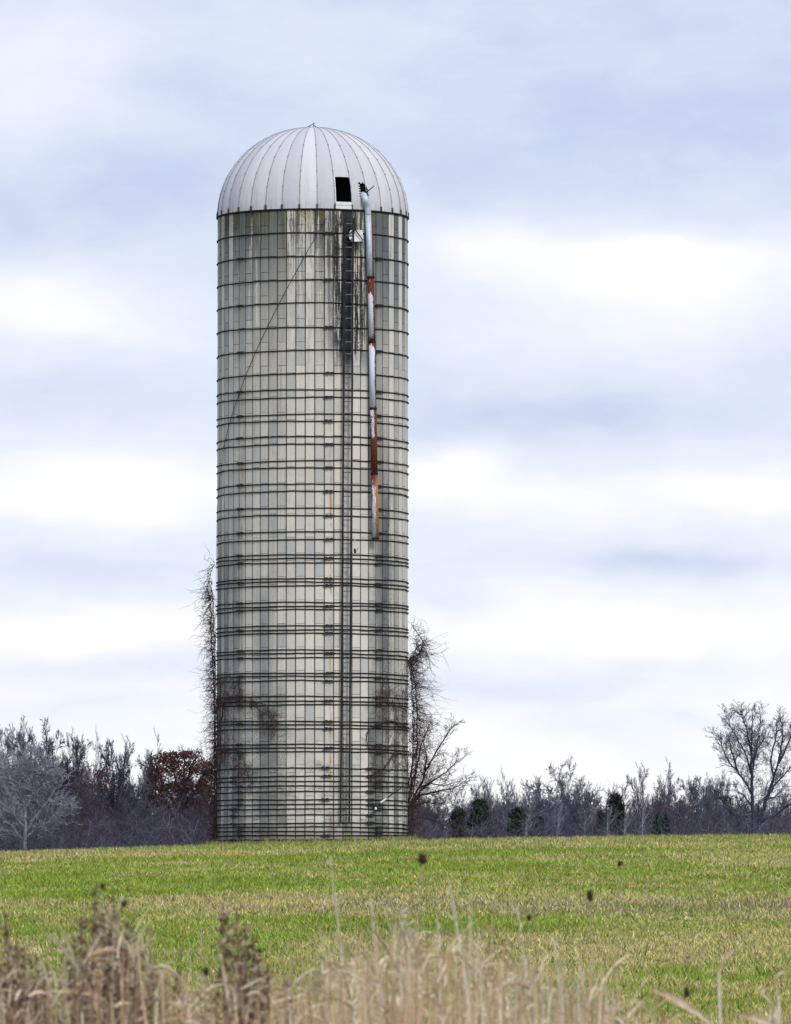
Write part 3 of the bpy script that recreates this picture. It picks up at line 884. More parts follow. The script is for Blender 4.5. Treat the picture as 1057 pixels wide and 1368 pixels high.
def wall_vine(label, runners, mats, loc):
    root = thing('creeping_vine', label, 'vine', loc)
    S, W = Segs(), Segs()
    for run in runners:
        q = [on_wall(x, y) for (x, y) in run]
        pts = []
        for i in range(len(q) - 1):
            n_ = max(2, int(math.hypot(run[i + 1][0] - run[i][0], run[i + 1][1] - run[i][1]) / 4))
            for k in range(n_):
                f = k / n_
                pts.append(cyl(q[i][0] + (q[i + 1][0] - q[i][0]) * f + rv.gauss(0, .5), SR + .06 + rv.uniform(0, .03), q[i][1] + (q[i + 1][1] - q[i][1]) * f + rv.gauss(0, .02)))
        S.line(pts, .026, .009)
        for p in pts:
            for k in range(rv.randint(1, 3)):
                t_ = math.atan2(p.x - SX, D - p.y); tx = Vector((math.cos(t_), math.sin(t_), 0)); tn = Vector((math.sin(t_), -math.cos(t_), 0))
                d = tx * rv.gauss(0, .8) + Vector((0, 0, rv.gauss(-.5, .7))) + tn * rv.uniform(0, .25)
                wander_twig(W, p, d, rv.uniform(.12, .5), rv.uniform(.004, .008), 5, .4, -.03, .2)
    for (x0, x1, y0, y1, n_) in mats:
        for k in range(int(n_ * .85)):
            x, y = rv.uniform(x0, x1), y0 + (y1 - y0) * rv.random() ** 1.3
            t_, z = on_wall(x, y); p = cyl(t_, SR + .05, z); a = R_(t_)
            tx = Vector((math.cos(a), math.sin(a), 0)); tn = Vector((math.sin(a), -math.cos(a), 0))
            wander_twig(W, p, tx * rv.gauss(0, .7) + Vector((0, 0, rv.gauss(-.3, .8))) + tn * rv.uniform(0, .2), rv.uniform(.15, .5), rv.uniform(.0035, .008), 5, .45, -.03, .15)
    S.build('stem', m_vine, root, 5); W.build('twigs', m_vine, root)
wall_vine('brown vine mat creeping onto the lower left face of the silo',
          [[(291.5, 1124), (293, 1060), (294, 990), (294, 936), (318, 933), (342, 938), (358, 941), (366, 955), (372, 982)], [(294, 1008), (312, 1000), (326, 1004), (333, 1030), (336, 1046)], [(345, 937), (352, 958), (368, 974)], [(303, 940), (298, 975), (300, 1010), (296, 1040)], [(322, 936), (324, 915), (326, 907)]],
          [(291, 328, 905, 940, 230), (291, 345, 930, 945, 160), (291, 318, 940, 1000, 90), (352, 374, 945, 985, 110), (291, 326, 998, 1030, 170), (318, 340, 1020, 1055, 110), (291, 303, 900, 1080, 170)], cyl(-80, SR + .06, Z_BOT))
wall_vine('brown vine mat with looping stems creeping onto the lower right face of the silo',
          [[(544, 1122), (543.5, 1060), (541, 1010), (522, 1008), (531, 1020), (543, 1032)], [(543.5, 975), (520, 962), (502, 966), (490, 978), (488, 992), (498, 999), (530, 996)], [(524, 1006), (512, 1026), (497, 1034), (494, 1042), (505, 1050), (512, 1058)], [(540, 950), (518, 940), (508, 920), (514, 900)]],
          [(500, 545, 920, 970, 250), (515, 545, 965, 1010, 190), (495, 545, 1000, 1062, 170), (534, 545, 880, 1080, 190)], cyl(80, SR + .06, Z_BOT))

# ------------------------------------------------------------------ bare trees
m_bark_b = simple('haze tinted blue grey bark', (0.086, 0.090, 0.134), (0.150, 0.154, 0.212), 1.5)  # distance haze and blue sky light painted into the bark colours
m_bark_p = simple('haze tinted purple brown bark', (0.086, 0.075, 0.108), (0.148, 0.128, 0.172), 1.5)
m_bark_w = simple('pale bark', (0.21, 0.21, 0.26), (0.34, 0.34, 0.39), 1.5)
m_bark_d = simple('dark bark', (0.032, 0.033, 0.052), (0.065, 0.066, 0.098), 1.5)
def grow(S, W, p, d, L, r, depth, rnd, up=.10, spread=.6, kids=(3, 5), ratio=(.5, .72), wob=.13, rmin=.012, start=.3):
    n_ = 5 if depth > 1 else 3
    d = Vector(d).normalized(); p = Vector(p); pts = [p.copy()]; dirs = [d.copy()]
    for i in range(n_):
        d = (d + Vector((rnd.gauss(0, wob), rnd.gauss(0, wob), rnd.gauss(0, wob) + up))).normalized()
        p = p + d * (L / n_); pts.append(p.copy()); dirs.append(d.copy())
    r1 = max(r * .24, rmin * .5)
    tgt = S if depth >= 3 else W
    for i in range(n_):
        tgt.seg(pts[i], pts[i + 1], r + (r1 - r) * i / n_, r + (r1 - r) * (i + 1) / n_)
    if depth <= 0: return
    nk = rnd.randint(*kids)
    for k in range(nk):
        f = start + (1 - start) * (((k + rnd.random()) / nk) ** .72)
        i = min(n_ - 1, int(f * n_)); q = f * n_ - i
        b0 = pts[i].lerp(pts[i + 1], q)
        side = Vector((rnd.gauss(0, 1), rnd.gauss(0, 1), rnd.gauss(0, .5))); side -= dirs[i] * side.dot(dirs[i])
        if side.length < 1e-3: side = Vector((1, 0, 0))
        e = (dirs[i] + side.normalized() * spread * (1.55 if depth <= 2 else 1.0) * rnd.uniform(.5, 1.5)).normalized()
        rr = max((r + (r1 - r) * f) * rnd.uniform(.5, .7), rmin)
        grow(S, W, b0, e, L * rnd.uniform(*ratio) * (1.05 - .25 * f), rr, depth - 1, rnd, up, spread, kids, ratio, wob, rmin, .25)

PROTO = {}
def proto(kind):
    """unit trees about 10 m tall, standing at the origin: (trunk mesh, crown mesh)"""
    if kind in PROTO: return PROTO[kind]
    name, seed = kind
    rnd = random.Random(seed); S, W = Segs(), Segs()
    if name == 'round':
        S.line([(0, 0, -1), (0.05, 0, 0), (.1, .05, 1.8), (.1, .05, 3.0)], .20, .14)
        for k in range(8):
            a = 2 * math.pi * (k * .382 + rnd.random() * .12)
            tl = rnd.uniform(.25, .75)
            grow(S, W, (.1, .05, 1.5 + .2 * k), (math.cos(a) * tl, math.sin(a) * tl, 1), rnd.uniform(3.8, 5.2), .085, 4, rnd, .025, .58, (5, 6), (.42, .62), .13, .015, .35)
    elif name == 'tall':
        S.line([(0, 0, -1), (0, 0, 0), (.1, 0, 2.5), (-.05, .1, 5), (.1, 0, 7.4)], .16, .05)
        for k in range(16):
            z = 2.2 + 5.2 * k / 16; a = 2.4 * k + rnd.random()
            grow(S, W, (.03, .03, z), (math.cos(a) * .8, math.sin(a) * .8, 1), rnd.uniform(2.2, 3.4) * (1.1 - .025 * k), .05, 3, rnd, .03, .6, (6, 8), (.42, .62), .14, .015, .3)
    elif name == 'upright':
        for m_ in range(8):
            a = 2.4 * m_ + rnd.random(); q = rnd.uniform(.1, .5); tl = rnd.uniform(.06, .36)
            S.line([(q * math.cos(a), q * math.sin(a), -1), (q * math.cos(a), q * math.sin(a), .3)], .07, .07)
            grow(S, W, (q * math.cos(a), q * math.sin(a), .2), (math.cos(a) * tl, math.sin(a) * tl, 1), rnd.uniform(6.3, 8.8), .06, 3, rnd, .025, .48, (10, 13), (.26, .46), .12, .014, start=.3)
    elif name == 'brush':
        for m_ in range(22):
            a = rnd.random() * 6.28; q = 1.9 * math.sqrt(rnd.random())
            grow(S, W, (q * math.cos(a), q * math.sin(a), -.3), (math.cos(a) * .35, math.sin(a) * .35, 1), rnd.uniform(3.5, 7.2), .035, 3, rnd, .05, .5, (3, 5), (.32, .55), .13, start=.15)
    elif name == 'sapling':
        S.line([(0, 0, -1), (0, 0, 0), (.1, 0, 3), (0, .1, 6), (.1, 0, 9)], .09, .02)
        for k in range(14):
            z = 2.6 + 6.0 * k / 14; a = rnd.random() * 6.28
            grow(S, W, (.05, .03, z), (math.cos(a) * .6, math.sin(a) * .6, 1), rnd.uniform(1.0, 2.2), .028, 2, rnd, .08, .5, (3, 4), (.45, .6), .12, .010)
    if not S.d: S.seg((0, 0, -.3), (0, 0, .8), .05, .04)
    out = []
    for (nm, s_) in (('trunk', S), ('crown', W)):
        V, Q = s_.arrays(3 if nm == 'crown' else 4)
        out.append((nm, V, Q))
    PROTO[kind] = out
    return out
MESHES = {}
def place_tree(kind, px, top, Y, width, mt, label, group=None, name='bare_tree', cat='tree'):
    pr = proto(kind)
    x = P(px, 1110, Y).x; zb = float(ground_z(x, Y)); h = P(px, top, Y).z - zb
    root = thing(name, label, cat, (x, Y, zb), group)
    allv = np.concatenate([q[1] for q in pr]); hz = np.percentile(allv[:, 2], 99.3); wx = np.percentile(allv[:, 0], 98.5) - np.percentile(allv[:, 0], 1.5)
    sz = h / hz; sx = (width * 1.2 / F * Y) / wx
    for (nm, V, Q) in pr:
        key = (kind, nm, mt.name)
        if key not in MESHES:
            o = mk(nm, V, Q, mt); me = o.data; bpy.data.objects.remove(o); MESHES[key] = me
        o = bpy.data.objects.new(nm, MESHES[key]); COL.objects.link(o); o.parent = root; o.scale = (sx, sx, sz); 
    return root

# named trees right of the silo
RT_ = 'trees of the far wood right of the silo'; LT_ = 'trees of the far wood left of the silo'
place_tree(('round', 1), 758, 1022, 600, 84, m_bark_b, 'broad round bare tree rising over the middle of the right wood', RT_)
place_tree(('upright', 2), 672, 1043, 612, 62, m_bark_b, 'bushy upright bare tree behind the two dark evergreens beside the silo', RT_)
place_tree(('upright', 3), 648, 1048, 618, 40, m_bark_p, 'slim bare tree above the first evergreen right of the silo', RT_)
place_tree(('tall', 4), 731, 1042, 615, 46, m_bark_b, 'bare tree against the near side of the broad round tree', RT_)
place_tree(('upright', 5), 866, 1027, 600, 46, m_bark_p, 'tall feathery bare tree right of the slender dark evergreen', RT_)
place_tree(('round', 6), 900, 1038, 606, 54, m_bark_p, 'bare round crowned tree above the low spruce', RT_)
place_tree(('tall', 7), 936, 1040, 612, 38, m_bark_b, 'thin bare tree between the round tree and the tall forked tree', RT_)
place_tree(('tall', 8), 957, 1036, 600, 42, m_bark_b, 'thin bare tree standing close to the tall forked tree', RT_)
place_tree(('upright', 9), 800, 1050, 625, 60, m_bark_p, 'low bare tree right of the broad round tree', RT_)
place_tree(('upright', 3), 700, 1052, 630, 46, m_bark_p, 'low bare tree above the second dark evergreen', RT_)
place_tree(('brush', 10), 925, 1074, 575, 44, m_bark_d, 'dark low bush right of the low spruce', RT_, 'bush', 'bush')
# left wood
for i, (px, top, w, k, mt, lb) in enumerate([
        (15, 968, 62, ('tall', 8), m_bark_b, 'bare tree at the left border of the picture'),
        (70, 974, 70, ('round', 6), m_bark_d, 'tall wide bare tree behind the pale tree'),
        (45, 985, 60, ('tall', 4), m_bark_b, 'bare tree right behind the pale tree'),
        (128, 994, 50, ('upright', 2), m_bark_b, 'upright bare tree above the sparse red leaved tree'),
        (152, 992, 44, ('tall', 7), m_bark_d, 'bare tree midway between pale tree and brown oak'),
        (180, 992, 50, ('upright', 5), m_bark_b, 'upright bare tree left of the brown oak'),
        (100, 1003, 44, ('upright', 3), m_bark_p, 'short bare tree between the pale tree and the red leaved tree'),
        (212, 1008, 46, ('tall', 4), m_bark_b, 'bare tree partly hidden behind the brown oak'),
        (268, 1012, 46, ('upright', 2), m_bark_p, 'bare tree behind the oak beside the silo')]):
    place_tree(k, px, top, 596 + 7 * (i % 4), w, mt, lb, LT_)
# filler trees nobody can tell apart
rf = random.Random(21)
for i in range(18):
    px = rf.uniform(556, 1100); 
    place_tree(rf.choice([('upright', 2), ('upright', 5), ('tall', 7), ('brush', 10)]), px, rf.uniform(1062, 1078), rf.uniform(620, 660), rf.uniform(40, 66), rf.choice([m_bark_p, m_bark_b]), 'low grey bare tree in the dense line of the right wood', 'low trees of the right wood')
for i in range(12):
    px = -40 + 30 * i + rf.uniform(-12, 12)
    place_tree(rf.choice([('round', 1), ('round', 6)]), 556 + 46 * i + rf.uniform(-16, 16), rf.uniform(1046, 1082), rf.uniform(605, 640), rf.uniform(44, 76), rf.choice([m_bark_p, m_bark_b, m_bark_p]), 'low grey bare tree in the dense line of the right wood', 'low trees of the right wood')
    place_tree(rf.choice([('upright', 2), ('upright', 5), ('tall', 7), ('brush', 10)]), px, rf.uniform(1020, 1050), rf.uniform(620, 660), rf.uniform(45, 70), rf.choice([m_bark_p, m_bark_b]), 'low grey bare tree in the dense line of the left wood', 'low trees of the left wood')
for (px, top, lb) in ((745, 1074, 'pale thin sapling below the broad round tree'), (811, 1078, 'pale thin sapling beside the slender dark evergreen'), (858, 1070, 'pale forked sapling just left of the low spruce'), (702, 1086, 'pale thin sapling in front of the second evergreen'), (834, 1082, 'pale thin sapling between the slender evergreen and the low spruce')):
    place_tree(('sapling', 12), px, top, 570, 20, m_bark_w, lb, 'pale saplings at the wood edge', 'sapling')

# skeleton trees: limbs laid out one by one, twigs grown from them
def limb_tree(name, label, limbs, Y, mt, seed, twig, cat='tree', group=None, base=None, kids=4, upk=.08, depthv=1.2, twr=.012, lv=2, cm=None):
    rnd = random.Random(seed); S, W = Segs(), Segs(); SMP = []
    x0, y0 = limbs[0][0][0], limbs[0][0][1]
    zb = float(ground_z(P(x0, y0, Y).x, Y))
    root = thing(name, label, cat, (P(x0, y0, Y).x, Y, zb), group)
    for li, (pts_, r0, r1) in enumerate([(l[:-2] if False else l[0:-1] if not isinstance(l[-1], tuple) else l, .1, .03) if not isinstance(l, dict) else (l['p'], l['r'][0], l['r'][1]) for l in limbs]):
        dv = rnd.uniform(-depthv, depthv); n_ = len(pts_)
        w = []
        Y0 = Y
        if li and SMP: Y0 = min(SMP, key=lambda q_: (q_[0] - pts_[0][0]) ** 2 + (q_[1] - pts_[0][1]) ** 2)[2]
        for i, (x, y) in enumerate(pts_): w.append(P(x, y, Y0 + dv * (i / (n_ - 1)) ** 1.2))
        for i in range(n_ - 1):
            for k in range(8): SMP.append((pts_[i][0] + (pts_[i + 1][0] - pts_[i][0]) * k / 8, pts_[i][1] + (pts_[i + 1][1] - pts_[i][1]) * k / 8, w[i].y + (w[i + 1].y - w[i].y) * k / 8))
        if li == 0: w[0].z = zb - .3
        q = []
        for i in range(n_ - 1):
            for k in range(4):
                f = k / 4; q.append(w[i].lerp(w[i + 1], f) + Vector((rnd.gauss(0, r0 * .25), 0, rnd.gauss(0, r0 * .25))) * (0 if k == 0 else 1))
        q.append(w[-1])
        S.line(q, r0, r1)
        for i in range(max(1, int(len(q) * (.35 if li == 0 else .15))), len(q)):
            f = i / len(q); d0 = (q[i] - q[i - 1]).normalized()
            for k in range(rnd.randint(max(1, kids - 2), kids)):
                sd = Vector((rnd.gauss(0, 1), rnd.gauss(0, 1), rnd.gauss(.1, .6))); sd -= d0 * sd.dot(d0)
                grow(S, W, q[i], d0 + sd.normalized() * rnd.uniform(.5, 1.1), twig * rnd.uniform(.45, 1.1) * (1.15 - .5 * f), max(r0 * .20, twr), lv, rnd, upk, .6, (3, 5), (.45, .7), .17, twr)
    S.build('trunk', mt, root, 5); W.build('crown', cm or mt, root)
    return root
def L(pts, r0, r1): return {'p': pts, 'r': (r0, r1)}
def limbs_of(*ls): return [l for l in ls]
class _D(dict):
    def __getitem__(s, k): return dict.__getitem__(s, 'p')[k] if isinstance(k, int) else dict.__getitem__(s, k)
L = lambda pts, r0, r1: _D(p=pts, r=(r0, r1))
limb_tree('bare_tree', 'tall dark forked tree standing above the wood at the right border', [
    L([(1007, 1125), (1006.5, 1095), (1005, 1060), (1005, 1030), (1003, 1000), (997, 972), (990, 952)], .19, .03),
    L([(1005, 1064), (998, 1048), (985, 1030), (974, 1018), (966, 1000), (960, 985)], .10, .025), L([(1004, 1035), (999, 1015), (990, 995), (978, 975), (972, 958)], .075, .02),
    L([(1004, 1040), (1009, 1010), (1013, 985), (1016, 955)], .08, .02), L([(1004, 1020), (1012, 1000), (1022, 985)], .09, .03), L([(1003, 1010), (1004, 985), (1005, 956)], .09, .03),
    L([(1003, 1075), (993, 1062), (982, 1056)], .08, .03), L([(985, 1030), (978, 1005), (975, 990)], .08, .03)], 590, m_bark_d, 31, 1.35, group=RT_, lv=2, kids=4, twr=.0125, upk=.07, cm=m_bark_b)
limb_tree('bare_tree', 'leaning dark tree at the right border behind the tall forked tree', [
    L([(1016, 1125), (1016, 1092), (1024, 1066), (1034, 1038), (1042, 1010), (1046, 985), (1043, 962)], .17, .03),
    L([(1018, 1085), (1024, 1070), (1034, 1050), (1048, 1035), (1060, 1020)], .10, .025), L([(1034, 1040), (1030, 1015), (1036, 985), (1038, 972)], .10, .03), L([(1040, 1020), (1052, 995), (1060, 975)], .10, .03),
    L([(1016, 1102), (1012, 1088), (1014, 1072)], .10, .04), L([(1016, 1098), (1034, 1092), (1050, 1078), (1062, 1068)], .12, .04), L([(1024, 1066), (1034, 1066), (1046, 1054)], .08, .03)], 592, m_bark_d, 32, 1.3, group=RT_, lv=2, kids=4, twr=.0125, upk=.07, cm=m_bark_b)
limb_tree('bare_tree', 'low arching bare branch tree left of the tall forked tree', [
    L([(992, 1118), (986, 1094), (976, 1080), (966, 1070), (958, 1064)], .10, .03), L([(988, 1100), (992, 1084), (985, 1072)], .06, .02)], 585, m_bark_d, 33, 1.0, group=RT_, lv=2, kids=3, twr=.016)
limb_tree('pale_tree', 'pale grey bare tree with silvery twigs at the edge of the left wood', [
    L([(33, 1140), (34, 1110), (34, 1080), (33, 1050), (32, 1020)], .20, .04),
    L([(34, 1085), (42, 1062), (52, 1046), (62, 1038)], .10, .03), L([(33, 1075), (24, 1055), (14, 1044), (6, 1030)], .10, .03), L([(34, 1110), (52, 1085), (68, 1064), (78, 1048)], .11, .03),
    L([(34, 1120), (50, 1106), (68, 1096), (84, 1088)], .08, .025), L([(33, 1105), (16, 1086), (4, 1074), (-8, 1066)], .09, .03), L([(33, 1122), (18, 1112), (6, 1108), (-8, 1106)], .07, .02),
    L([(34, 1065), (40, 1040), (44, 1020)], .07, .02), L([(33, 1128), (22, 1112), (10, 1086)], .07, .02)], 575, m_bark_w, 34, 2.0, group=LT_, lv=2, kids=4, twr=.020)
# shrub growing out from behind the silo
limb_tree('bare_shrub', 'dark spreading bare shrub leaning out from behind the right side of the silo', [
    L([(541, 1128), (543, 1095), (550, 1072), (558, 1055), (566, 1040), (568, 1030), (580, 1010), (592, 990), (602, 974)], .055, .014),
    L([(547, 1078), (562, 1056), (580, 1042), (596, 1032), (613, 1014)], .045, .012), L([(548, 1080), (562, 1062), (585, 1057), (605, 1054), (619, 1044)], .042, .012),
    L([(546, 1070), (553, 1040), (560, 1010), (566, 985), (574, 968)], .04, .012), L([(545, 1096), (562, 1092), (582, 1097), (596, 1104)], .03, .010), L([(568, 1030), (570, 1010), (566, 990), (572, 975)], .03, .010),
    L([(560, 1053), (575, 1046), (592, 1050), (606, 1046)], .03, .01), L([(546, 1085), (556, 1076), (570, 1072), (584, 1074)], .03, .01), L([(545, 1050), (552, 1020), (556, 1000)], .03, .01)],
    D + 1.2, m_vine, 35, .72, cat='shrub', lv=2, kids=2, upk=.06, depthv=.8, twr=.0048)

# leafy oak and red tree: bare frame plus dead leaves still hanging
def leaf_tree(name, label, limbs, Y, seed, twig, leaf_c, nleaf, ls, clusters, group):
    root = limb_tree(name, label, limbs, Y, m_bark_d, seed, twig, group=group, lv=1, kids=3, twr=.02)
    r_ = np.random.default_rng(seed)
    C = []
    for (x, y, sx_, sy_, n_) in clusters:
        # small tufts inside each cluster
        n_ = int(n_ * 1.5); nt_ = max(8, n_ // 7)
        tx = x + sx_ * r_.normal(0, .5, nt_); ty = y + sy_ * r_.normal(0, .5, nt_)
        k = r_.integers(0, nt_, n_)
        ppx = tx[k] + r_.normal(0, 2.2, n_); ppy = ty[k] + r_.normal(0, 1.9, n_)
        dep = r_.normal(0, 1.6, n_)
        C.append(np.stack([(ppx - 528.5) / F * Y, Y + dep, EYE + (1265 - ppy) / F * Y], -1))
    C = np.concatenate(C); n_ = len(C)
    a = r_.normal(size=(n_, 3)); a /= np.linalg.norm(a, axis=1, keepdims=True)
    b_ = r_.normal(size=(n_, 3)); b_ -= a * (a * b_).sum(1, keepdims=True); b_ /= np.linalg.norm(b_, axis=1, keepdims=True)
    s_ = r_.uniform(.5, 1.2, (n_, 1)) * ls
    V = np.stack([C - a * s_, C + b_ * s_ * .5, C + a * s_, C - b_ * s_ * .5], 1).reshape(-1, 3)
    cc = np.array(leaf_c)[None] * r_.uniform(.45, 1.45, (n_, 1)) * r_.uniform(.88, 1.12, (n_, 3))
    o = mk('leaves', V, np.arange(4 * n_).reshape(-1, 4), m_leaf, root, col=np.repeat(cc, 4, 0))
m_leaf = tinted('dead leaf', .8, .15, .15)
leaf_tree('oak_tree', 'oak still holding rust brown leaves beside the left side of the silo', [
    L([(243, 1135), (243, 1100), (244, 1070), (246, 1040), (246, 1010)], .22, .05), L([(243, 1085), (228, 1062), (214, 1040), (206, 1022)], .12, .03), L([(244, 1080), (260, 1058), (272, 1036), (280, 1018)], .12, .03),
    L([(244, 1065), (234, 1040), (228, 1012)], .10, .03), L([(246, 1050), (256, 1028), (262, 1008)], .09, .03)], 588, 41, 1.3, (.085, .040, .034), 5000, .115,
    [(220, 1014, 18, 7, 450), (246, 1009, 22, 5, 520), (206, 1032, 9, 12, 380), (232, 1030, 22, 11, 620), (262, 1026, 20, 12, 620), (279, 1030, 8, 16, 380), (216, 1054, 17, 12, 560), (246, 1052, 22, 14, 520), (272, 1052, 14, 14, 420), (208, 1066, 10, 5, 160), (285, 1075, 8, 24, 320), (225, 1074, 24, 9, 260), (258, 1074, 20, 10, 240)], LT_)
leaf_tree('red_leaved_tree', 'small tree with sparse dull red leaves between the pale tree and the oak', [
    L([(128, 1138), (128, 1100), (130, 1070), (132, 1035)], .14, .04), L([(128, 1095), (114, 1075), (106, 1056)], .08, .03), L([(129, 1085), (142, 1062), (150, 1046)], .08, .03)], 590, 42, 1.2, (.095, .048, .055), 2000, .10,
    [(132, 1034, 12, 6, 120), (112, 1050, 12, 9, 170), (140, 1052, 16, 12, 200), (118, 1080, 16, 18, 300), (140, 1085, 16, 20, 160), (110, 1106, 18, 10, 200), (135, 1112, 18, 8, 150)], LT_)
# few dark leaf clumps on the tall tree behind the pale tree
# evergreens
m_needle = tinted('evergreen needles', .8, .2)
def conifer(px, top, w, Y, label, seed, c=(.018, .036, .030), cone=1.0):
    c = (1.45 * c[0] + .006, 1.2 * c[1], 1.1 * c[2])
    r_ = np.random.default_rng(seed)
    x = P(px, top, Y).x; zb = float(ground_z(x, Y)); zt_ = P(px, top, Y).z; h = zt_ - zb; R0 = w / F * Y / 2 * 1.5
    root = thing('evergreen_tree', label, 'tree', (x, Y, zb), RT_)
    S = Segs(); S.line([(x, Y, zb - .3), (x + .05, Y, zb + h * .5), (x, Y, zt_ - .1)], .14, .02)
    n_ = 7500
    nb = 150
    bz = r_.random(nb) ** .85; ba = r_.random(nb) * 6.283; br = R0 * np.clip((1 - bz) * 1.25 * cone + (1 - cone) * .9, .10, 1) * r_.uniform(.55, 1.15, nb)
    br = np.where(bz > .93, br * .7, br)
    for i in range(nb): S.seg((x, Y, zb + h * (.06 + .9 * bz[i])), (x + br[i] * math.cos(ba[i]), Y + br[i] * math.sin(ba[i]), zb + h * (.06 + .9 * bz[i]) + .15 * br[i]), .02, .006)
    k = r_.integers(0, nb, n_); f = r_.random(n_) ** .6
    C = np.stack([x + br[k] * f * np.cos(ba[k]) + r_.normal(0, .10, n_), Y + br[k] * f * np.sin(ba[k]) + r_.normal(0, .10, n_), zb + h * (.06 + .9 * bz[k]) + .18 * br[k] * f + r_.normal(0, .11, n_)], -1)
    a = r_.normal(size=(n_, 3)); a[:, 2] += .7; a /= np.linalg.norm(a, axis=1, keepdims=True)
    b_ = np.cross(a, r_.normal(size=(n_, 3))); b_ /= np.linalg.norm(b_, axis=1, keepdims=True)
    s_ = r_.uniform(.10, .26, (n_, 1))
    V = np.stack([C - a * s_ * .4 - b_ * s_ * .3, C - a * s_ * .4 + b_ * s_ * .3, C + a * s_], 1).reshape(-1, 3)
    cc = np.array(c)[None] * r_.uniform(.5, 1.6, (n_, 1)) * r_.uniform(.85, 1.15, (n_, 3))
    S.build('trunk', m_bark_d, root)
    mk('crown', V, np.arange(3 * n_).reshape(-1, 3), m_needle, root, col=np.repeat(cc, 3, 0))
conifer(641, 1066, 36, 580, 'broad dark evergreen nearest the right side of the silo', 51, cone=.45)
conifer(612, 1079, 26, 584, 'low evergreen half hidden behind the bare shrub', 52, (.022, .036, .026), .4)
conifer(693, 1078, 36, 578, 'second dark evergreen right of the silo', 53, (.020, .042, .032), .55)
conifer(823, 1056, 30, 586, 'slender dark evergreen with pointed top in the right wood', 54, cone=.5)
conifer(806, 1082, 26, 583, 'low dark evergreen beside the slender pointed one', 55, (.016, .040, .032), .5)
conifer(884, 1085, 40, 574, 'low dark green spruce at the edge of the right wood', 56, (.010, .042, .032), .75)
conifer(718, 1086, 22, 590, 'small evergreen between the second evergreen and the broad round tree', 57, cone=.5)

# dense undergrowth of the wood that reads as one mass
m_brush = tinted('undergrowth twig', .9, .1)
ru_ = random.Random(77)
TONES = [(.074, .067, .104), (.100, .092, .134), (.066, .072, .106), (.112, .084, .094), (.135, .136, .176), (.23, .23, .27)]  # purple cast of the distance haze painted into the twig tones
def thicket(n_, x0, x1, top0, top1, Ya, Yb, S):
    for i in range(n_):
        Y = ru_.uniform(Ya, Yb); px = ru_.uniform(x0, x1)
        lift = 14 * (float(fbm(px * .021, Y * .02)) - .5) * 2
        x = (px - 528.5) / F * Y; zb = float(ground_z(x, Y)); tp = P(px, ru_.uniform(top0, top1) - lift, Y).z
        S.col = ru_.choices(TONES, (5, 5, 4, 3, 3, .6))[0]
        h = max(1.5, tp - zb); p = Vector((x, Y, zb)); d = Vector((ru_.gauss(0, .22), ru_.gauss(0, .22), 1)).normalized()
        r = ru_.uniform(.015, .035); pts = [p]
        for k in range(4):
            d = (d + Vector((ru_.gauss(0, .16), ru_.gauss(0, .16), .04))).normalized(); pts.append(pts[-1] + d * h / 4)
        S.line(pts, r, .012)
        for k in range(12):
            f = ru_.uniform(.30, 1); i_ = min(3, int(f * 4)); b0 = pts[i_].lerp(pts[i_ + 1], f * 4 - i_)
            e = Vector((ru_.gauss(0, .8), ru_.gauss(0, .8), ru_.uniform(.0, 1))).normalized(); l = ru_.uniform(.5, 1.9)
            q1 = b0 + e * l * .5; q2 = q1 + (e + Vector((ru_.gauss(0, .4), 0, .25))).normalized() * l * .5
            S.seg(b0, q1, .016, .013); S.seg(q1, q2, .013, .008)
for (jobs, lb) in (([(1300, -60, 292, 1040, 1095, 584, 660), (700, -60, 292, 1080, 1122, 570, 600)], 'tangled purple grey undergrowth of the wood left of the silo'),
                   ([(1700, 540, 1110, 1064, 1100, 584, 660), (800, 540, 1110, 1088, 1114, 566, 590)], 'tangled purple grey undergrowth of the wood right of the silo')):
    S1 = Segs()
    for j_ in jobs: thicket(*j_, S1)
    tag(S1.build('undergrowth', m_brush), lb, 'undergrowth', kind='stuff')

# ------------------------------------------------------------------ tall dry grass by the camera, out of focus
m_dry = tinted('dry grass blade', .75, .2, .3)
gr_ = np.random.default_rng(17)
def env(px):
    return np.interp(px, [-200, 0, 60, 100, 150, 200, 240, 300, 360, 420, 470, 540, 600, 650, 700, 760, 830, 850, 900, 1057, 1250],
                         [1290, 1285, 1290, 1258, 1240, 1262, 1312, 1290, 1308, 1280, 1258, 1244, 1250, 1268, 1278, 1296, 1322, 1358, 1372, 1368, 1362])
class Ribbons:
    def __init__(s): s.V, s.C, s.Q, s.n = [], [], [], 0
    def add(s, P_, w, wdir, c):
        """P_ (n, k, 3) centre lines; w (n, k) half widths; wdir (n, 3); c (n, 3)"""
        n_, k, _ = P_.shape
        A = P_ - w[..., None] * wdir[:, None]; B = P_ + w[..., None] * wdir[:, None]
        V = np.stack([A, B], 2).reshape(-1, 3)
        base = (np.arange(n_) * 2 * k)[:, None, None] + (np.arange(k - 1) * 2)[None, :, None]
        s.Q.append((base + np.array([0, 1, 3, 2])[None, None]).reshape(-1, 4) + s.n)
        s.V.append(V); s.C.append(np.repeat(c, 2 * k, 0)); s.n += len(V)
    def build(s, name, mt, parent=None): return mk(name, np.concatenate(s.V), np.concatenate(s.Q), mt, parent, col=np.concatenate(s.C))
RB = Ribbons()
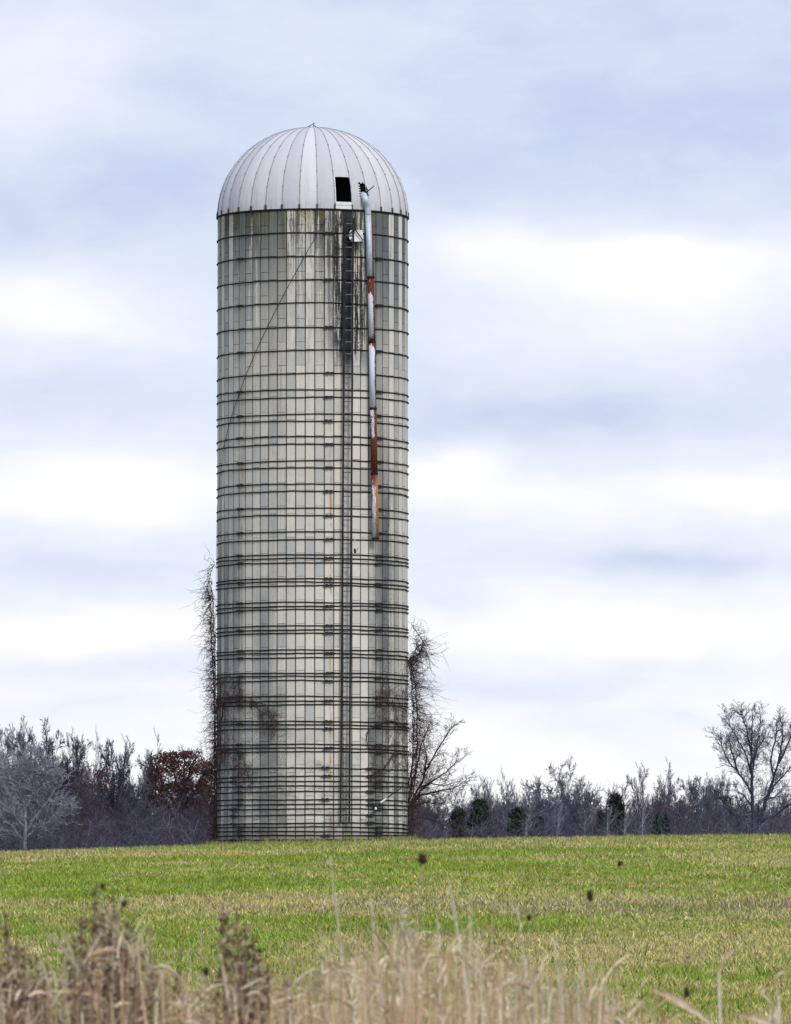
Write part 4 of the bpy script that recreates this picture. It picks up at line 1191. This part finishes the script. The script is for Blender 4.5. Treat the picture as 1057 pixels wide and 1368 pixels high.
def dry_stems(n_, ya, yb, spread_px, extra, wlo, whi, bendk):
    Yw = gr_.uniform(ya, yb, n_); px = gr_.uniform(-spread_px, 1057 + spread_px, n_)
    tip = env(px) + 14 + gr_.exponential(50, n_) - extra * gr_.random(n_) ** 4
    Xb = (px - 528.5) / F * Yw; ztip = EYE + (1265 - tip) / F * Yw
    k = 8; f = np.linspace(0, 1, k)[None]
    lean = gr_.normal(0, .05, n_) * bendk; leany = gr_.normal(0, .05, n_)
    curl = gr_.normal(0, .035, n_) * bendk * np.where(gr_.random(n_) < .3, 1.6, .5)
    zg = ground_z(Xb, Yw)
    Z = zg[:, None] + (ztip - zg)[:, None] * (f - .04 * np.abs(curl / .05)[:, None] * f ** 6)
    Xc = Xb[:, None] + lean[:, None] * (f - 1) * 1.5 + curl[:, None] * f ** 5
    Yc = Yw[:, None] + leany[:, None] * f
    w = (gr_.uniform(wlo, whi, n_)[:, None]) * (1 - .75 * f ** 3)
    ang = gr_.uniform(0, math.pi, n_); wd = np.stack([np.cos(ang), np.sin(ang) * .5, np.zeros(n_)], -1)
    mixk = gr_.random((n_, 1))
    c = np.array([[.82, .63, .39]]) * (1 - mixk) + np.array([[.58, .38, .20]]) * mixk
    pale = (gr_.random(n_) < .28)[:, None]
    c = np.where(pale, np.array([[.90, .79, .60]]), c) * gr_.uniform(.42, 1.15, (n_, 1))
    lb = (np.interp(px, [0, 90, 230, 330, 420], [.55, .75, .6, .55, 0]) * gr_.random(n_) > .30)[:, None]
    c = np.where(lb, np.array([[.20, .13, .085]]) * gr_.uniform(.5, 1.8, (n_, 1)), c)
    RB.add(np.stack([Xc, Yc, Z], -1), w, wd, c)
    return Xc, Yc, Z, c
Xc, Yc, Z, c = dry_stems(4600, 13.2, 18.0, 260, 95, .0009, .0028, 1.3)
dry_stems(1500, 12.6, 16.5, 260, 60, .0022, .0052, 1.3)
def dry_leaves(n_):
    Yw = gr_.uniform(13.0, 17.5, n_); px = gr_.uniform(-260, 1317, n_)
    y0 = env(px) + 24 + gr_.exponential(55, n_)
    p0 = np.stack([(px - 528.5) / F * Yw, Yw, EYE + (1265 - y0) / F * Yw], -1)
    a = gr_.uniform(0, 2 * math.pi, n_); ln = gr_.uniform(.02, .09, n_); up = gr_.uniform(.2, 2.2, n_); dr = gr_.uniform(.0, 1.3, n_)
    f = np.linspace(0, 1, 6)[None]
    X_ = p0[:, :1] + (np.cos(a) * ln)[:, None] * f; Y_ = p0[:, 1:2] + (np.sin(a) * ln)[:, None] * f
    Z_ = p0[:, 2:] + ln[:, None] * (up[:, None] * f - dr[:, None] * f * f)
    w = gr_.uniform(.0010, .0034, n_)[:, None] * (1 - f ** 2 * .9) * (.5 + np.minimum(f * 3, .5))
    wd = np.stack([-np.sin(a) * .5, np.cos(a) * .5, gr_.uniform(.3, 1, n_)], -1); wd /= np.linalg.norm(wd, axis=1, keepdims=True)
    c = np.array([[.88, .73, .52]]) * gr_.uniform(.5, 1.15, (n_, 1)); c = np.where((gr_.random(n_) < .3)[:, None], np.array([[.52, .36, .21]]) * gr_.uniform(.5, 1.2, (n_, 1)), c)
    RB.add(np.stack([X_, Y_, Z_], -1), w, wd, c)
dry_leaves(2600)
# feathery seed heads on some of them
sel = np.where(gr_.random(len(Xc)) < .16)[0]
m_ = 26
ti = np.stack([Xc[sel], Yc[sel], Z[sel]], -1)
fr_ = gr_.uniform(0, 1, (len(sel), m_))
p0 = ti[:, -1][:, None] + (ti[:, -2] - ti[:, -1])[:, None] * fr_[..., None] * .62
dirv = gr_.normal(0, .5, (len(sel), m_, 3)); dirv[..., 2] += .6
ln = gr_.uniform(.008, .024, (len(sel), m_, 1)) * (.35 + fr_[..., None])
pp = np.stack([p0, p0 + dirv * ln * .6, p0 + dirv * ln], 2).reshape(-1, 3, 3)
wq = np.tile(np.array([[.0008, .0018, .0006]]), (len(pp), 1))
wd = gr_.normal(size=(len(pp), 3)); wd /= np.linalg.norm(wd, axis=1, keepdims=True)
RB.add(pp, wq, wd, np.repeat(c[sel] * 1.05, m_, 0))
tg = RB.build('tall_dry_grass', m_dry)
tag(tg, 'blurred tall dry straw coloured grass along the bottom of the picture', 'grass', kind='stuff')

# single weed stalks that stand out of the grass
m_stalk = simple('brown weed stalk', (.12, .08, .055), (.24, .17, .12), 60)
m_strawstalk = simple('straw stalk', (.60, .52, .39), (.82, .75, .62), 60)
m_straw_thin = simple('thin grey straw stalk', (.26, .23, .16), (.40, .36, .25), 60)
m_seed = simple('dark seed head', (.018, .012, .010), (.06, .035, .025), 120)
m_tuft = tinted('brown seed tuft', .85, .15, .2)
rw = random.Random(9)
def stalk_path(tip, Y, lean, n_=9):
    t_ = P(*tip, Y); zg = float(ground_z(t_.x, Y)); b0 = Vector((t_.x - lean, Y, zg - .02))
    return [b0.lerp(t_, f / n_) + Vector((rw.gauss(0, .004) + lean * .35 * ((f / n_) ** 2 - f / n_), 0, 0)) for f in range(n_)] + [t_]
def seed_stalk(tip, Y, lean, rx, rz, label, round_=True):
    pts = stalk_path(tip, Y, lean)
    root = thing('seed_stalk', label, 'weed', pts[0], 'seed heads standing above the dry grass')
    mb = MB(); mb.tube(pts, np.linspace(.0021, .0009, len(pts)), 5); mb.build('stem', m_straw_thin, root)
    d = (pts[-1] - pts[-2]).normalized(); n_ = 9
    mb = MB(); q = [pts[-1] + d * rz * 2 * (k / (n_ - 1) - .35) for k in range(n_)]
    mb.tube(q, [max(.0006, rx * math.sqrt(max(0, 1 - (2 * k / (n_ - 1) - 1) ** 2)) * rw.uniform(.85, 1.12)) for k in range(n_)], 9)
    for k in range(34):
        f = rw.random(); c0 = q[0].lerp(q[-1], f); a = rw.random() * 6.28; rr = rx * math.sqrt(max(0, 1 - (2 * f - 1) ** 2))
        o_ = Vector((math.cos(a), math.sin(a), rw.gauss(.3, .4))); mb.tube([c0 + o_ * rr * .8, c0 + o_ * (rr + .0022)], [.0009, .0003], 3)
    mb.build('seed_head', m_seed, root)
seed_stalk((564.5, 1150, ), 14.0, .03, .0088, .0100, 'dark round seed head on a thin stalk just below the silo')
seed_stalk((788.5, 1199), 14.5, -.05, .0062, .0115, 'dark oval seed head on a thin stalk over the right part of the field')
seed_stalk((828, 1155), 16.0, .02, .0050, .0060, 'tiny dark seed head highest over the right part of the field')
seed_stalk((707, 1227), 15.5, .04, .0048, .0056, 'tiny seed head above the straw right of the centre')
seed_stalk((275.5, 1300), 14.2, .02, .0042, .0085, 'small dark seed head low between the two brown weed clumps')
seed_stalk((917.5, 1328), 14.4, .03, .0056, .0100, 'dark oval seed head low at the right beside the bent leaf')
seed_stalk((166, 1209), 14.2, .03, .0052, .0068, 'dark seed head at the right of the tallest brown clump')
seed_stalk((137, 1186), 14.3, .02, .0042, .0054, 'small dark seed head at the top of the tallest brown clump')

def brown_weed(tips, Y, label):
    root = thing('brown_weed', label, 'weed', P(tips[0][0], 1365, Y) - Vector((0, 0, EYE - .16)), 'brown weed clumps among the dry grass')
    root.location.z = float(ground_z(root.location.x, Y))
    V, C, nq = [], [], 0
    for (x, y, lean) in tips:
        pts = stalk_path((x, y), Y + rw.uniform(-.25, .25), lean)
        mb = MB(); mb.tube(pts, np.linspace(.0042, .0015, len(pts)), 5); mb.build('stem', m_stalk, root)
        a_, b_ = pts[-3], pts[-1]
        n_ = 380
        f = gr_.random(n_) ** .8
        c0 = np.array(b_)[None] + (np.array(pts[-3]) - np.array(b_))[None] * f[:, None] * .8
        off = gr_.normal(0, 1, (n_, 3)) * (.005 + .017 * f[:, None]) * np.array([[1, 1, .8]])
        c0 = c0 + off
        a = gr_.normal(size=(n_, 3)); a[:, 2] += .8; a /= np.linalg.norm(a, axis=1, keepdims=True)
        bb = np.cross(a, gr_.normal(size=(n_, 3))); bb /= np.linalg.norm(bb, axis=1, keepdims=True)
        s_ = gr_.uniform(.003, .0105, (n_, 1))
        V.append(np.stack([c0 - a * s_, c0 + bb * s_ * .4, c0 + a * s_, c0 - bb * s_ * .4], 1).reshape(-1, 3))
        cc = np.array([[.22, .145, .10]]) * gr_.uniform(.35, 1.6, (n_, 1)); cc = np.where((gr_.random(n_) < .26)[:, None], np.array([[.52, .44, .35]]), cc)
        C.append(np.repeat(cc, 4, 0))
    V = np.concatenate(V); mk('seed_tuft', V, np.arange(len(V)).reshape(-1, 4), m_tuft, root, col=np.concatenate(C))
brown_weed([(128, 1184, .02), (152, 1192, .04), (108, 1226, -.03), (140, 1215, .0), (172, 1232, .06), (162, 1262, .03), (186, 1272, .06), (94, 1274, -.05), (146, 1248, .0), (204, 1296, .06)], 14.4, 'tallest brown weed clump with fluffy seed tops at the left')
brown_weed([(6, 1218, -.06), (22, 1245, -.05), (32, 1268, -.03), (48, 1280, .0), (12, 1290, -.03), (60, 1300, .02)], 14.8, 'brown leaning weed clump at the left border')
brown_weed([(298, 1204, -.07), (316, 1212, -.06), (328, 1234, -.05), (338, 1252, -.05), (345, 1280, -.04), (358, 1292, -.02), (322, 1288, -.04), (382, 1312, -.02)], 14.6, 'brown weed clump leaning left below the silo')
# long pale stalks leaning across the field
def pale_stalk(tip, Y, lean, label, w=.0034):
    pts = stalk_path(tip, Y, lean, 12); root = thing('grass_stalk', label, 'grass', pts[0], 'pale stalks standing above the dry grass')
    mb = MB(); mb.tube(pts, np.linspace(w, .0009, len(pts)), 5); mb.build('stem', m_strawstalk, root)
    mb = MB()
    for k in range(46):
        f = rw.random() ** 1.2; i = len(pts) - 1 - min(2, int(f * 3)); c0 = pts[i].lerp(pts[i - 1], f * 3 - int(f * 3))
        d = Vector((rw.gauss(0, .45), rw.gauss(0, .45), 1)).normalized(); l = rw.uniform(.008, .02)
        mb.tube([c0, c0 + d * l * .5 + Vector((rw.gauss(0, .001), 0, 0)), c0 + d * l], [.0006, .0012, .0003], 3)
    tag(mb.build('seed_head', m_strawstalk, root), kind='stuff')
pale_stalk((441, 1146), 15.5, -.16, 'long pale stalk leaning left in front of the silo foot', .0026)
pale_stalk((600, 1176), 14.0, -.20, 'tall pale stalk leaning left over the middle of the field', .0060)
pale_stalk((538, 1212), 14.6, -.06, 'pale stalk beside the tall leaning one in the middle', .0044)
pale_stalk((496, 1206), 15.4, -.10, 'thin pale stalk between the two leaning stalks', .0024)
pale_stalk((548, 1241), 14.0, .05, 'pale stout stalk leaning right in the middle straw', .0048)
pale_stalk((692, 1216), 14.8, -.20, 'pale stalk leaning left at the right of the middle straw', .0036)
pale_stalk((741, 1258), 14.4, -.10, 'short pale stalk at the right end of the straw', .0032)
pale_stalk((586, 1235), 15.0, -.04, 'thin upright pale stalk right of the stout stalk', .0026)
pale_stalk((640, 1248), 14.6, .04, 'thin pale stalk at the right of the tall leaning stalk', .0028)
# broad bent leaves at the lower right
m_blade = simple('broad dry leaf', (.42, .28, .17), (.66, .56, .44), 45, .7)
def broad_leaf(path, Y, w, label):
    p_ = [P(x, y, Y + dy_) for (x, y, dy_) in path]; zg = float(ground_z(p_[0].x, Y)); base = Vector((p_[0].x + .03, Y, zg))
    root = thing('bent_leaf', label, 'leaf', base, 'broad bent leaves at the lower right')
    mb = MB(); mb.tube([base, base.lerp(p_[0], .5) + Vector((.01, 0, 0)), p_[0]], .0028, 5); mb.build('stem', m_strawstalk, root)
    n_ = len(p_); V = []
    for i, p in enumerate(p_):
        d = (p_[min(i + 1, n_ - 1)] - p_[max(i - 1, 0)]).normalized(); s_ = d.cross(Vector((0, -1, .35))).normalized(); ww = w * math.sin(math.pi * (.12 + .86 * i / (n_ - 1)))
        V += [p - s_ * ww, p + Vector((0, .004, 0)), p + s_ * ww]
    Q = [(3 * i + k, 3 * i + k + 1, 3 * i + k + 4, 3 * i + k + 3) for i in range(n_ - 1) for k in (0, 1)]
    mb = MB(); mb.add(V, Q=Q); mb.build('blade', m_blade, root, True)
broad_leaf([(950, 1368, 0), (930, 1352, .0), (910, 1340, .01), (892, 1330, .02), (878, 1324, .02), (866, 1318, .03)], 13.8, .0066, 'broad tan leaf bent to the left at the lower right')
broad_leaf([(1052, 1378, 0), (1030, 1368, 0), (1008, 1360, .01), (992, 1356, .01), (980, 1353, .02)], 13.6, .0058, 'broad tan leaf low in the lower right corner')
broad_leaf([(960, 1300, 0), (968, 1282, 0), (973, 1274, 0), (979, 1269, 0), (988, 1263, .0)], 14.5, .0036, 'short pale leaf blade over the field at the right')
broad_leaf([(1036, 1345, 0), (1022, 1330, 0), (1018, 1326, 0), (1026, 1319, 0), (1034, 1315, .0)], 14.2, .0036, 'pale curled leaf near the lower right corner')
broad_leaf([(1040, 1330, 0), (1036, 1306, 0), (1042, 1300, 0), (1050, 1296, 0), (1060, 1291, .0)], 14.4, .0036, 'pale leaf blade at the right border over the field')
